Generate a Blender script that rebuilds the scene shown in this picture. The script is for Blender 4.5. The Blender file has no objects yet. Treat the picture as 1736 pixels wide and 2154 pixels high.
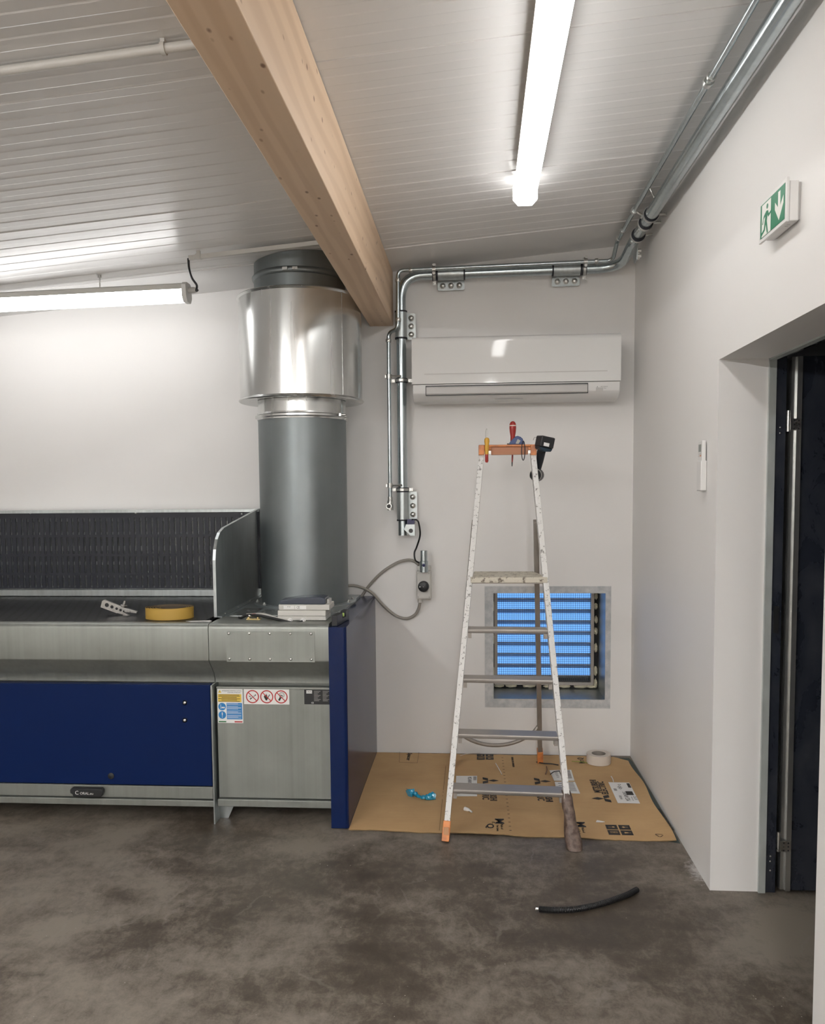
import bpy, bmesh, math, random
from mathutils import Vector, Matrix
random.seed(7)
C = bpy.context.scene.collection
S = bpy.context.scene
PI = math.pi

# ------------------------------------------------------------------ camera
# room axes: X to the right along the back wall, Y into the room depth, Z up. metres.
F = 1740.0; CX, CY = 868.0, 1157.0
HC = 1.517
YAW, PITCH, ROLL = -0.0734980967, -0.0710867358, -0.00853573653
_f = Vector((math.sin(YAW)*math.cos(PITCH), math.cos(YAW)*math.cos(PITCH), math.sin(PITCH)))
_r = Vector((math.cos(YAW), -math.sin(YAW), 0)); _u = _r.cross(_f)
CR = _r*math.cos(ROLL) + _u*math.sin(ROLL); CU = -_r*math.sin(ROLL) + _u*math.cos(ROLL)
CAMP = Vector((0, 0, HC))
cd = bpy.data.cameras.new('camera'); cam = bpy.data.objects.new('camera', cd); C.objects.link(cam)
cd.sensor_fit = 'HORIZONTAL'; cd.sensor_width = 36; cd.lens = 36*F/1736
cd.shift_y = (CY-1077)/1736; cd.clip_start = 0.05
cam.matrix_world = Matrix.Translation(CAMP) @ Matrix((CR, CU, -_f)).transposed().to_4x4()
S.camera = cam

def P(x, y, ax, v):
    """measured photo point -> room point on the real plane ax = v"""
    d = CR*((x-CX)/F) + CU*((CY-y)/F) + _f
    i = 'XYZ'.index(ax)
    return CAMP + d*((v-CAMP[i])/d[i])

# ------------------------------------------------------------------ helpers
class MB:
    def __init__(s): s.bm = bmesh.new(); s.mi = 0; s.bold = 0
    def face(s, vs):
        try:
            f = s.bm.faces.new(vs); f.material_index = s.mi; return f
        except ValueError: return None
    def box(s, x0, x1, y0, y1, z0, z1, M=None):
        c = [Vector((x, y, z)) for z in (z0, z1) for y in (y0, y1) for x in (x0, x1)]
        if M: c = [M @ v for v in c]
        v = [s.bm.verts.new(p) for p in c]
        for q in ((0,2,3,1),(4,5,7,6),(0,1,5,4),(2,6,7,3),(0,4,6,2),(1,3,7,5)): s.face([v[i] for i in q])
        return s
    def bar(s, a, b, w, h, up=(0,0,1)):
        """box from a to b, width w across, h along up"""
        a = Vector(a); b = Vector(b); d = b-a; L = d.length; d.normalize()
        up = Vector(up); r = d.cross(up).normalized(); u = r.cross(d)
        M = Matrix((r, d, u)).transposed().to_4x4(); M.translation = a
        return s.box(-w/2, w/2, 0, L, -h/2, h/2, M)
    def tube(s, pts, r, n=16, caps=True, M=None):
        pts = [Vector(p) for p in pts]
        if M: pts = [M @ p for p in pts]
        rs = r if isinstance(r, (list, tuple)) else [r]*len(pts)
        t0 = (pts[1]-pts[0]).normalized()
        a = t0.orthogonal().normalized(); rings = []
        for i, p in enumerate(pts):
            if i == 0: t = t0
            elif i == len(pts)-1: t = (pts[-1]-pts[-2]).normalized()
            else: t = ((pts[i+1]-p).normalized()+(p-pts[i-1]).normalized()).normalized()
            a = (a - t*a.dot(t)).normalized(); b = t.cross(a)
            rings.append([s.bm.verts.new(p + (a*math.cos(2*PI*k/n)+b*math.sin(2*PI*k/n))*rs[i]) for k in range(n)])
        for A, B in zip(rings, rings[1:]):
            for k in range(n): s.face([A[k], A[(k+1)%n], B[(k+1)%n], B[k]])
        if caps: s.face(rings[0][::-1]); s.face(rings[-1])
        return s
    def cyl(s, a, b, r, n=24): return s.tube([a, b], r, n)
    def lathe(s, prof, M=None, n=48, closed=False):
        """prof: (r, z) list turned about local z"""
        M = M or Matrix(); rings = []
        for r, z in prof:
            if r < 1e-6: rings.append([s.bm.verts.new(M @ Vector((0,0,z)))])
            else: rings.append([s.bm.verts.new(M @ Vector((r*math.cos(2*PI*k/n), r*math.sin(2*PI*k/n), z))) for k in range(n)])
        pairs = list(zip(rings, rings[1:])) + ([(rings[-1], rings[0])] if closed else [])
        for A, B in pairs:
            for k in range(n):
                k2 = (k+1) % n
                if len(A) == 1 and len(B) == 1: continue
                if len(A) == 1: s.face([A[0], B[k2], B[k]])
                elif len(B) == 1: s.face([A[k], A[k2], B[0]])
                else: s.face([A[k], A[k2], B[k2], B[k]])
        return s
    def dome(s, c, nrm, r, h=None, n=16):
        h = h or r*.6
        return s.lathe([(r*math.cos(t), h*math.sin(t)) for t in [0, .3, .6, .9, 1.2, PI/2]], axis(c, nrm), n)
    def prism(s, pts, M, d):
        """2-D outline in local xy of M, extruded along local z by d"""
        A = [s.bm.verts.new(M @ Vector((x, y, 0))) for x, y in pts]
        B = [s.bm.verts.new(M @ Vector((x, y, d))) for x, y in pts]
        s.face(A[::-1]); s.face(B); n = len(pts)
        for k in range(n): s.face([A[k], A[(k+1)%n], B[(k+1)%n], B[k]])
        return s
    def text(s, body, size, M, ext=.0003, align='CENTER', sx=1.0):
        cu = bpy.data.curves.new('t', 'FONT'); cu.body = body; cu.size = size; cu.extrude = ext; cu.offset = size*s.bold
        cu.align_x = align; cu.align_y = 'CENTER'; cu.resolution_u = 2
        ob = bpy.data.objects.new('t', cu); C.objects.link(ob)
        bpy.context.view_layer.update()
        me = bpy.data.meshes.new_from_object(ob.evaluated_get(bpy.context.evaluated_depsgraph_get()))
        me.transform(M @ Matrix.Diagonal((sx, 1, 1, 1)))
        n0 = len(s.bm.faces); s.bm.from_mesh(me)
        s.bm.faces.ensure_lookup_table()
        for f in s.bm.faces[n0:]: f.material_index = s.mi
        bpy.data.objects.remove(ob); bpy.data.curves.remove(cu); bpy.data.meshes.remove(me)
        return s
    def build(s, name, mats, parent=None, smooth=40, bevel=0, label=None, recalc=True):
        if recalc: bmesh.ops.recalc_face_normals(s.bm, faces=s.bm.faces)
        me = bpy.data.meshes.new(name); s.bm.to_mesh(me); s.bm.free()
        for m in (mats if isinstance(mats, (list, tuple)) else [mats]): me.materials.append(m)
        if smooth:
            me.polygons.foreach_set('use_smooth', [True]*len(me.polygons))
            me.set_sharp_from_angle(angle=math.radians(smooth))
        o = bpy.data.objects.new(name, me); C.objects.link(o)
        if bevel:
            b = o.modifiers.new('b', 'BEVEL'); b.width = bevel; b.segments = 2; b.limit_method = 'ANGLE'; b.angle_limit = math.radians(50); b.harden_normals = True
        if parent is not None:
            o.parent = parent; o.matrix_parent_inverse = Matrix.Translation(-parent.location) if parent.type == 'EMPTY' else Matrix()
        if label: o['label'] = label
        return o

def axis(c, nrm, up=None):
    z = Vector(nrm).normalized()
    x = Vector(up).cross(z).normalized() if up else z.orthogonal().normalized()
    y = z.cross(x)
    M = Matrix((x, y, z)).transposed().to_4x4(); M.translation = Vector(c); return M
def frame(o, u, v):
    u = Vector(u).normalized(); v = Vector(v); v = (v-u*v.dot(u)).normalized(); w = u.cross(v)
    M = Matrix((u, v, w)).transposed().to_4x4(); M.translation = Vector(o); return M
def arc(pts, R, n=8):
    """round the inner corners of a polyline"""
    pts = [Vector(p) for p in pts]; out = [pts[0]]
    for a, b, c in zip(pts, pts[1:], pts[2:]):
        d1 = (a-b).normalized(); d2 = (c-b).normalized()
        th = d1.angle(d2); t = min(R/math.tan(th/2), (a-b).length*.49 if len(pts) > 3 else 9, (c-b).length*.49 if len(pts) > 3 else 9)
        p, q = b+d1*t, b+d2*t
        for k in range(n+1):
            s = k/n; out.append(p*(1-s)**2 + b*2*s*(1-s) + q*s*s)
    out.append(pts[-1]); return out
def spline(pts, n=8):
    pts = [Vector(p) for p in pts]; q = [pts[0]*2-pts[1]] + pts + [pts[-1]*2-pts[-2]]; out = []
    for i in range(1, len(q)-2):
        a, b, c, d = q[i-1:i+3]
        for k in range(n):
            t = k/n; out.append(.5*((2*b)+(c-a)*t+(2*a-5*b+4*c-d)*t*t+(3*b-a-3*c+d)*t**3))
    out.append(pts[-1]); return out

def tag(o, label, cat, group=None, kind=None):
    o['label'] = label
    if cat: o['category'] = cat
    if group: o['group'] = group
    if kind: o['kind'] = kind
    return o
def struct(o, label=None, cat='structure'):
    o['kind'] = 'structure'
    if label: o['label'] = label
    o['category'] = cat; return o
def thing(name, loc, label, cat, group=None):
    o = bpy.data.objects.new(name, None); o.location = loc; o.empty_display_size = .05; C.objects.link(o)
    return tag(o, label, cat, group)

# ------------------------------------------------------------------ materials
def mat(name, col, rough=.5, metal=0, **k):
    m = bpy.data.materials.new(name); m.use_nodes = True
    n = m.node_tree; b = n.nodes['Principled BSDF']
    b.inputs['Base Color'].default_value = (*col, 1); b.inputs['Roughness'].default_value = rough
    b.inputs['Metallic'].default_value = metal
    for kk, v in k.items(): b.inputs[kk.replace('_', ' ')].default_value = v
    return m
def N(m, t, **k):
    n = m.node_tree.nodes.new(t)
    for a, v in k.items():
        if a in n.inputs: n.inputs[a].default_value = v
        else: setattr(n, a, v)
    return n
def L(m, a, b): m.node_tree.links.new(a, b)
def BS(m): return m.node_tree.nodes['Principled BSDF']
def coords(m, scale=(1,1,1)):
    t = N(m, 'ShaderNodeTexCoord'); mp = N(m, 'ShaderNodeMapping'); mp.inputs['Scale'].default_value = scale
    L(m, t.outputs['Object'], mp.inputs['Vector']); return mp.outputs['Vector']
def noise(m, vec, scale, detail=4, rough=.55, dist=0):
    n = N(m, 'ShaderNodeTexNoise'); n.inputs['Scale'].default_value = scale; n.inputs['Detail'].default_value = detail
    n.inputs['Roughness'].default_value = rough; n.inputs['Distortion'].default_value = dist
    L(m, vec, n.inputs['Vector']); return n.outputs['Fac']
def ramp(m, fac, stops):
    r = N(m, 'ShaderNodeValToRGB'); e = r.color_ramp.elements
    while len(e) < len(stops): e.new(.5)
    for el, (p, c) in zip(e, stops):
        el.position = p; el.color = (*c, 1) if hasattr(c, '__len__') else (c, c, c, 1)
    L(m, fac, r.inputs['Fac']); return r.outputs['Color']
def mix(m, fac, a, b, mode='MIX'):
    x = N(m, 'ShaderNodeMix', data_type='RGBA', blend_type=mode)
    for s, v in ((x.inputs[0], fac), (x.inputs[6], a), (x.inputs[7], b)):
        if hasattr(v, 'links'): L(m, v, s)
        elif hasattr(v, '__len__'): s.default_value = (*v, 1)
        else: s.default_value = v
    return x.outputs[2]
def bump(m, fac, strength=.2, dist=.002):
    b = N(m, 'ShaderNodeBump'); b.inputs['Strength'].default_value = strength; b.inputs['Distance'].default_value = dist
    L(m, fac, b.inputs['Height']); L(m, b.outputs['Normal'], BS(m).inputs['Normal'])

def m_galv(name, col, rough=.36, streak=(60, 60, 2), var=.25, metal=.9):
    m = mat(name, col, rough, metal)
    v = coords(m); s = noise(m, coords(m, streak), 1, 3); c = noise(m, v, 5, 5)
    f = mix(m, .5, s, c)
    lo = tuple(x*(1-var) for x in col); hi = tuple(min(1, x*(1+var*.6)) for x in col)
    L(m, ramp(m, f, [(.3, lo), (.7, hi)]), BS(m).inputs['Base Color'])
    L(m, ramp(m, s, [(.3, rough*.85), (.7, rough*1.2)]), BS(m).inputs['Roughness'])
    return m

wall_m = mat('white_wall_paint', (.79, .78, .768), .55)
bump(wall_m, noise(wall_m, coords(wall_m), 120, 3), .08, .001)
ceil_m = mat('white_coated_sheet', (.74, .73, .72), .36, 0, Coat_Weight=.3, Coat_Roughness=.25)
bump(ceil_m, noise(ceil_m, coords(ceil_m, (1, 3, 1)), 6, 2), .05, .004)
galv = m_galv('galvanised_steel', (.50, .54, .545))
galv_duct = m_galv('spiral_duct_steel', (.235, .26, .268), .44, (25, 25, .3), .14)
galv_bright = m_galv('bright_duct_steel', (.62, .63, .62), .24, (18, 18, .5), .12)
galv_mat = m_galv('matte_sheet_steel', (.30, .315, .295), .46, (45, 45, .35), .2, .75)
galv_pipe = m_galv('zinc_pipe', (.50, .56, .58), .22, (50, 50, 3), .2, 1.0)
zinc = m_galv('zinc_fitting', (.62, .62, .60), .3, (40, 40, 40), .2, 1.0)
steel = m_galv('worn_steel', (.48, .47, .45), .32, (90, 90, 10), .3, 1.0)
rubber = mat('black_rubber', (.012, .013, .02), .5)
blackp = mat('black_plastic', (.015, .016, .018), .42)
navy = mat('navy_panel_paint', (.003, .013, .068), .45, 0, Specular_IOR_Level=.12)
bump(navy, noise(navy, coords(navy), 500, 2), .06, .0004)
navy_sheet = mat('navy_end_panel_paint', (.003, .013, .068), .18, 0, Specular_IOR_Level=.3)
bump(navy_sheet, noise(navy_sheet, coords(navy_sheet, (1, 1, .3)), 5, 2), .03, .003)
dark_plate = mat('dark_perforated_paint', (.012, .015, .024), .45)
white_p = mat('white_gloss_plastic', (.70, .70, .69), .05)
white_m = mat('white_matte_plastic', (.70, .695, .685), .4)
grey_p = mat('light_grey_plastic', (.56, .55, .52), .42)
flap_m = mat('vane_grey_plastic', (.50, .49, .48), .4)
smoke = mat('smoked_lid', (.045, .055, .08), .25)
orange_p = mat('orange_plastic', (.72, .23, .06), .45)
v = coords(orange_p); L(orange_p, ramp(orange_p, noise(orange_p, v, 22, 5), [(.35, (.42, .16, .08)), (.6, (.74, .27, .08))]), BS(orange_p).inputs['Base Color'])
red_p = mat('red_plastic', (.35, .025, .02), .35)
yellow_p = mat('yellow_plastic', (.62, .34, .035), .4)
blue_p = mat('blue_plastic', (.02, .05, .17), .4)
teal_w = mat('teal_wrap_film', (.01, .25, .42), .15, 0, Coat_Weight=.8)
green_s = mat('sign_green', (.015, .20, .10), .35)
white_s = mat('sign_white', (.80, .80, .76), .35)
label_w = mat('label_paper', (.78, .78, .77), .55)
ink = mat('black_ink', (.02, .018, .016), .6)
red_ink = mat('red_ink', (.45, .02, .02), .5)
blue_ink = mat('blue_ink', (.02, .20, .50), .5)
yel_ink = mat('yellow_ink', (.72, .52, .08), .5)
green_ink = mat('green_ink', (.02, .15, .05), .5)
cream = mat('masking_tape_paper', (.66, .60, .54), .6)
foam = mat('cream_foam', (.62, .58, .44), .8)
cable_g = mat('grey_cable', (.30, .28, .25), .5)
cable_k = mat('black_cable', (.008, .008, .009), .4)
lcd = mat('grey_lcd', (.19, .21, .20), .25)
brass = mat('brass', (.60, .46, .22), .3, 1)
blue_steel = mat('blued_plate', (.03, .03, .10), .4)
gap_black = mat('gap_blocker_black', (.02, .02, .02), .9)
taped = mat('brown_wrapping_tape', (.15, .10, .08), .5)
v = coords(taped); f = noise(taped, v, 40, 6); L(taped, ramp(taped, f, [(.35, (.07, .045, .035)), (.65, (.19, .135, .11))]), BS(taped).inputs['Base Color']); bump(taped, f, .8, .006)
belt_m = mat('yellow_belt_backing', (.46, .29, .055), .6)
grit = mat('belt_grit', (.10, .08, .06), .9)

# flange tape round the vent
joint_m = mat('painted_joint_tape', (.52, .535, .54), .55)
v = coords(joint_m); f = noise(joint_m, v, 25, 5); L(joint_m, ramp(joint_m, f, [(.35, (.42, .44, .455)), (.65, (.60, .60, .60))]), BS(joint_m).inputs['Base Color']); bump(joint_m, f, .2, .002)

# cardboard
card = mat('brown_cardboard', (.34, .215, .105), .75)
v = coords(card, (1, 1, 1)); f = noise(card, v, 3, 6, .6); g = noise(card, coords(card, (4, 160, 1)), 1, 2)
c = ramp(card, f, [(.3, (.48, .305, .145)), (.7, (.58, .385, .19))])
L(card, mix(card, .12, c, ramp(card, g, [(.3, .5), (.7, 1)]), 'MULTIPLY'), BS(card).inputs['Base Color']); bump(card, g, .15, .001)
card_edge = mat('cardboard_cut_edge', (.20, .13, .06), .9)
grey_card = mat('grey_cardboard_underside', (.07, .09, .085), .8)

# timber
wood = mat('pale_spruce_glulam', (.6, .4, .25), .5)
v = coords(wood, (1, .05, 1)); w1 = noise(wood, v, 7, 3, .5, 1.2)
wv = N(wood, 'ShaderNodeTexWave', wave_type='RINGS', rings_direction='Y'); wv.inputs['Scale'].default_value = 11; wv.inputs['Distortion'].default_value = 5
wv.inputs['Detail'].default_value = 2; wv.inputs['Detail Scale'].default_value = 1.0; L(wood, coords(wood, (1, .10, .35)), wv.inputs['Vector'])
base = ramp(wood, w1, [(.3, (.60, .43, .285)), (.7, (.70, .52, .36))])
grn = mix(wood, .30, base, ramp(wood, wv.outputs['Fac'], [(.35, 1.0), (.85, (.66, .56, .48))]), 'MULTIPLY')
vo = N(wood, 'ShaderNodeTexVoronoi'); vo.inputs['Scale'].default_value = 12; vo.inputs['Randomness'].default_value = 1
L(wood, coords(wood, (1.3, .7, 1)), vo.inputs['Vector'])
kn = ramp(wood, vo.outputs['Distance'], [(.05, (.25, .14, .09)), (.11, 1.0)])
vo2 = N(wood, 'ShaderNodeTexVoronoi'); vo2.inputs['Scale'].default_value = 17
L(wood, coords(wood, (1.2, .5, 1)), vo2.inputs['Vector'])
kn2 = ramp(wood, vo2.outputs['Distance'], [(.06, (.40, .27, .18)), (.12, 1.0)])
c = mix(wood, .85, grn, kn, 'MULTIPLY'); c = mix(wood, .6, c, kn2, 'MULTIPLY')
L(wood, c, BS(wood).inputs['Base Color']); bump(wood, wv.outputs['Fac'], .06, .001)

# concrete floor
conc = mat('stained_concrete', (.15, .135, .12), .5)
v = coords(conc)
big = noise(conc, v, 1.15, 8, .62, .6); mid = noise(conc, coords(conc, (1, 1.5, 1)), 3.0, 10, .72, .35); fine = noise(conc, coords(conc, (1.6, 1, 1)), 18, 8, .75, .5); vf = noise(conc, v, 140, 4, .7)
m1 = mix(conc, .45, big, mid); m2 = mix(conc, .24, m1, fine); m3 = mix(conc, .08, m2, vf)
# a worn damp-looking patch in the middle of the floor, dusty round its rim
def mth(op, a, b=None, c2=None):
    n = N(conc, 'ShaderNodeMath', operation=op)
    for i, q in enumerate((a, b, c2)):
        if q is None: continue
        if hasattr(q, 'links'): L(conc, q, n.inputs[i])
        else: n.inputs[i].default_value = q
    return n.outputs[0]
sx = N(conc, 'ShaderNodeSeparateXYZ'); L(conc, v, sx.inputs[0])
ex = mth('DIVIDE', mth('ADD', sx.outputs['X'], .25), 1.15); ey = mth('DIVIDE', mth('SUBTRACT', sx.outputs['Y'], 2.86), .62)
ed = mth('SUBTRACT', mth('SQRT', mth('ADD', mth('MULTIPLY', ex, ex), mth('MULTIPLY', ey, ey))), 1.0)
ed = mth('ADD', ed, mth('MULTIPLY', mth('SUBTRACT', noise(conc, v, 2.6, 8, .65), .5), 2.6))
edc = N(conc, 'ShaderNodeClamp'); edc.inputs['Min'].default_value = -.55; edc.inputs['Max'].default_value = .55; L(conc, ed, edc.inputs['Value'])
m3 = mth('ADD', m3, mth('MULTIPLY', edc.outputs[0], .055))
c = ramp(conc, m3, [(.42, (.055, .042, .030)), (.468, (.085, .068, .051)), (.492, (.118, .098, .077)), (.525, (.165, .142, .115)), (.57, (.215, .188, .155))])
# scuffs: thin curved trowel marks
wv = N(conc, 'ShaderNodeTexWave', wave_type='BANDS'); wv.inputs['Scale'].default_value = 2.2; wv.inputs['Distortion'].default_value = 14; wv.inputs['Detail'].default_value = 5; wv.inputs['Detail Scale'].default_value = 1.4
L(conc, v, wv.inputs['Vector'])
sc = ramp(conc, wv.outputs['Fac'], [(.955, 0.0), (.99, 1.0)])
scm = mix(conc, 1.0, sc, ramp(conc, noise(conc, v, 2.3, 3), [(.52, 0), (.62, .28)]), 'MULTIPLY')
c = mix(conc, scm, c, (.24, .22, .195))
# plaster specks
vs = N(conc, 'ShaderNodeTexVoronoi'); vs.inputs['Scale'].default_value = 34; L(conc, v, vs.inputs['Vector'])
sp = ramp(conc, vs.outputs['Distance'], [(.045, 1.0), (.075, 0.0)])
spm = mix(conc, 1.0, sp, ramp(conc, noise(conc, v, 3, 5), [(.56, 0), (.62, .8)]), 'MULTIPLY')
c = mix(conc, spm, c, (.5, .48, .45))
# plaster dust swept against the foot of the right wall
dx = mth('DIVIDE', mth('SUBTRACT', sx.outputs['X'], .895), .075); dy = mth('DIVIDE', mth('SUBTRACT', sx.outputs['Y'], 3.26), .17)
dd = mth('SQRT', mth('ADD', mth('MULTIPLY', dx, dx), mth('MULTIPLY', dy, dy)))
du = mth('ADD', mth('SUBTRACT', 1.0, dd), mth('MULTIPLY', mth('SUBTRACT', noise(conc, v, 45, 8, .8), .5), 2.2))
c = mix(conc, ramp(conc, du, [(.30, 0.0), (.85, .8)]), c, (.52, .50, .48))
L(conc, c, BS(conc).inputs['Base Color'])
L(conc, ramp(conc, m3, [(.42, .40), (.6, .62)]), BS(conc).inputs['Roughness'])
bump(conc, m3, .25, .004)

# worn paints
def worn(name, col, under, scale, lo, hi, rough=.5, strg=.5, st=(1,1,1)):
    m = mat(name, col, rough); f = noise(m, coords(m, st), scale, 8, .72)
    L(m, ramp(m, f, [(lo, under), (hi, col)]), BS(m).inputs['Base Color']); bump(m, f, strg*.3, .002); return m
rail_paint = worn('chipped_white_rail_paint', (.70, .695, .68), (.22, .21, .20), 75, .385, .44, .45)
plat_paint = worn('paint_spattered_platform', (.60, .56, .47), (.16, .13, .10), 45, .40, .47, .6)
tread_m = m_galv('worn_aluminium', (.42, .39, .36), .42, (4, 60, 60), .22, .7)
leg_m = m_galv('dull_aluminium', (.36, .33, .30), .45, (60, 60, 3), .2, .6)

# door leaf paint
leaf_m = mat('dark_blue_grey_door', (.045, .052, .07), .25, .5, Coat_Weight=.5)
v = coords(leaf_m); f = noise(leaf_m, coords(leaf_m, (6, 6, 3)), 1.6, 7, .65, .4)
L(leaf_m, ramp(leaf_m, f, [(.42, .22), (.62, .5)]), BS(leaf_m).inputs['Roughness'])
L(leaf_m, ramp(leaf_m, f, [(.45, (.038, .046, .068)), (.7, (.065, .072, .09))]), BS(leaf_m).inputs['Base Color'])

def emis(name, col, st):
    m = mat(name, col, .4); b = BS(m); b.inputs['Emission Color'].default_value = (*col, 1); b.inputs['Emission Strength'].default_value = st; return m
tube_m = emis('lit_diffuser', (1, .99, .97), 7.4)
fill_tube = emis('added_fill_diffuser', (1, .985, .965), 48)  # stronger glow, only for the added fill lights out of view
tube_l = emis('lit_diffuser_left', (1, .99, .98), 7)

# work surface mesh: dark punched sheet
grid_m = mat('punched_work_surface', (.03, .032, .036), .4, .5)
bk = N(grid_m, 'ShaderNodeTexBrick'); bk.offset = .5; bk.inputs['Scale'].default_value = 1; bk.inputs['Mortar Size'].default_value = .008
bk.inputs['Brick Width'].default_value = .07; bk.inputs['Row Height'].default_value = .03; bk.inputs['Mortar Smooth'].default_value = .1
rt = N(grid_m, 'ShaderNodeMapping'); t = N(grid_m, 'ShaderNodeTexCoord'); rt.inputs['Rotation'].default_value = (0, 0, .5)
L(grid_m, t.outputs['Object'], rt.inputs['Vector']); L(grid_m, rt.outputs['Vector'], bk.inputs['Vector'])
L(grid_m, ramp(grid_m, bk.outputs['Fac'], [(.2, (.060, .063, .068)), (.8, (.006, .006, .007))]), BS(grid_m).inputs['Base Color']); bump(grid_m, bk.outputs['Fac'], .7, .004)

# ------------------------------------------------------------------ room shell
XR, D = .889, 4.70
XL, YB = -4.4, -7.0
def zc(x): return 2.780 + .0835*x

b = MB(); b.box(XL-.2, XR, YB-.2, D+.2, -.1, 0)
b.box(XR, 2.9, 1.0, 4.4, -.1, 0)
struct(b.build('floor', conc, smooth=0), 'stained grey brown concrete floor with trowel marks and boot prints', 'floor')

# ribbed ceiling (ribs run along X), with panel joints
prof = []; y = YB-.1; joints = [-6.57, -5.57, -4.57, -3.57, -2.57, -1.57, -.57, .43, 1.43, 2.43, 3.43, 4.27]
def off(y):
    return 0
ys = []
start = 2.43
k0 = -93
pts = []
for k in range(k0, 19):
    a = start + .1*k
    if a+.1 > 4.25: break
    pts += [(a+.002, 0), (a+.047, 0), (a+.053, .0016), (a+.094, .0016), (a+.100, 0)]
    for j in joints:
        if abs(a+.1-j) < .02: pts += [(a+.1015, .006), (a+.1035, .006), (a+.105, -.0008)]
pts = sorted(set(pts)); pts.append((4.262, 0)); pts.append((4.264, .008)); pts.append((4.268, .008)); pts.append((4.27, -.003)); pts.append((D+.02, -.003))
b = MB()
x0, x1 = XL-.1, XR+.08
va = [b.bm.verts.new((x0, y, zc(x0)+h)) for y, h in pts]; vb = [b.bm.verts.new((x1, y, zc(x1)+h)) for y, h in pts]
for i in range(len(pts)-1): b.face([va[i], va[i+1], vb[i+1], vb[i]])
# roof backing above
w = [(x0, YB-.1), (x1, YB-.1), (x1, D+.2), (x0, D+.2)]
for zz in (.05, .15): pass
lo = [b.bm.verts.new((x, y, zc(x)+.04)) for x, y in w]; hi = [b.bm.verts.new((x, y, zc(x)+.16)) for x, y in w]
b.face(lo); b.face(hi)
for i in range(4): b.face([lo[i], lo[(i+1)%4], hi[(i+1)%4], hi[i]])
struct(b.build('ceiling', ceil_m, smooth=0, recalc=True), 'white ribbed sheet metal ceiling sloping down to the left', 'ceiling')

# vent opening in back wall
VX0, VX1, VZ0, VZ1 = .113, .745, .323, .935
WT = .34
def wallpoly(b, x0, x1, z0, z1fn, y0, y1):
    M = frame((0, y0, 0), (1, 0, 0), (0, 0, 1))
    b.prism([(x0, z0), (x1, z0), (x1, z1fn(x1)), (x0, z1fn(x0))], M, -(y1-y0))
b = MB()
zt = lambda x: zc(x)+.03
wallpoly(b, XL-.1, VX0, 0, zt, D, D+WT); wallpoly(b, VX1, XR+.1, 0, zt, D, D+WT)
wallpoly(b, VX0, VX1, 0, lambda x: VZ0, D, D+WT); wallpoly(b, VX0, VX1, VZ1, zt, D, D+WT)
bmesh.ops.remove_doubles(b.bm, verts=b.bm.verts, dist=1e-5)
struct(b.build('wall_back', wall_m, smooth=0), 'plain white painted back wall', 'wall')

# right wall with door opening Y 2.16..3.105
DY0, DY1, DZ, XO = 2.16, 3.105, 1.982, 1.235
b = MB(); WX = 1.066
b.box(XR, WX, DY1, D, 0, zc(XR)+.03); b.box(XR, WX, YB, DY0, 0, zc(XR)+.03); b.box(XR, WX, DY0, DY1, DZ, zc(XR)+.03)
bmesh.ops.remove_doubles(b.bm, verts=b.bm.verts, dist=1e-5)
struct(b.build('wall_right', wall_m, smooth=0), 'plain white painted right wall with a deep door opening', 'wall')
b = MB(); b.box(XL-.1, XL, YB, D, 0, zc(XL)+.03); struct(b.build('wall_left', wall_m, smooth=0), 'plain white left wall outside the view', 'wall')
b = MB(); b.box(XL-.1, WX, YB-.1, YB, 0, 2.9); struct(b.build('wall_front', wall_m, smooth=0), 'plain white wall behind the viewer', 'wall')
# passage beyond the door
dk = mat('passage_grey_paint', (.55, .56, .58), .6)
b = MB(); b.box(2.7, 2.8, 1.0, 4.4, 0, 2.9); b.box(WX, 2.8, .9, 1.0, 0, 2.9); b.box(WX, 2.8, 4.3, 4.4, 0, 2.9); b.box(WX, 2.8, 1.0, 4.3, 2.6, 2.7)
struct(b.build('wall_passage', dk, smooth=0), 'dark passage walls beyond the open door', 'wall')

# ------------------------------------------------------------------ beam
b = MB(); BX0, BX1, BZ = -.575, -.443, 2.442
M = frame((0, D-.002, 0), (1, 0, 0), (0, 0, 1))
b.prism([(BX0, BZ), (BX1, BZ), (BX1, zc(BX1)-.004), (BX0, zc(BX0)-.004)], M, (D-YB-.004))
o = b.build('timber_beam', wood, smooth=0, bevel=.003)
tag(o, 'pale laminated timber beam with knots running under the ceiling to the back wall', 'beam')

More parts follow.
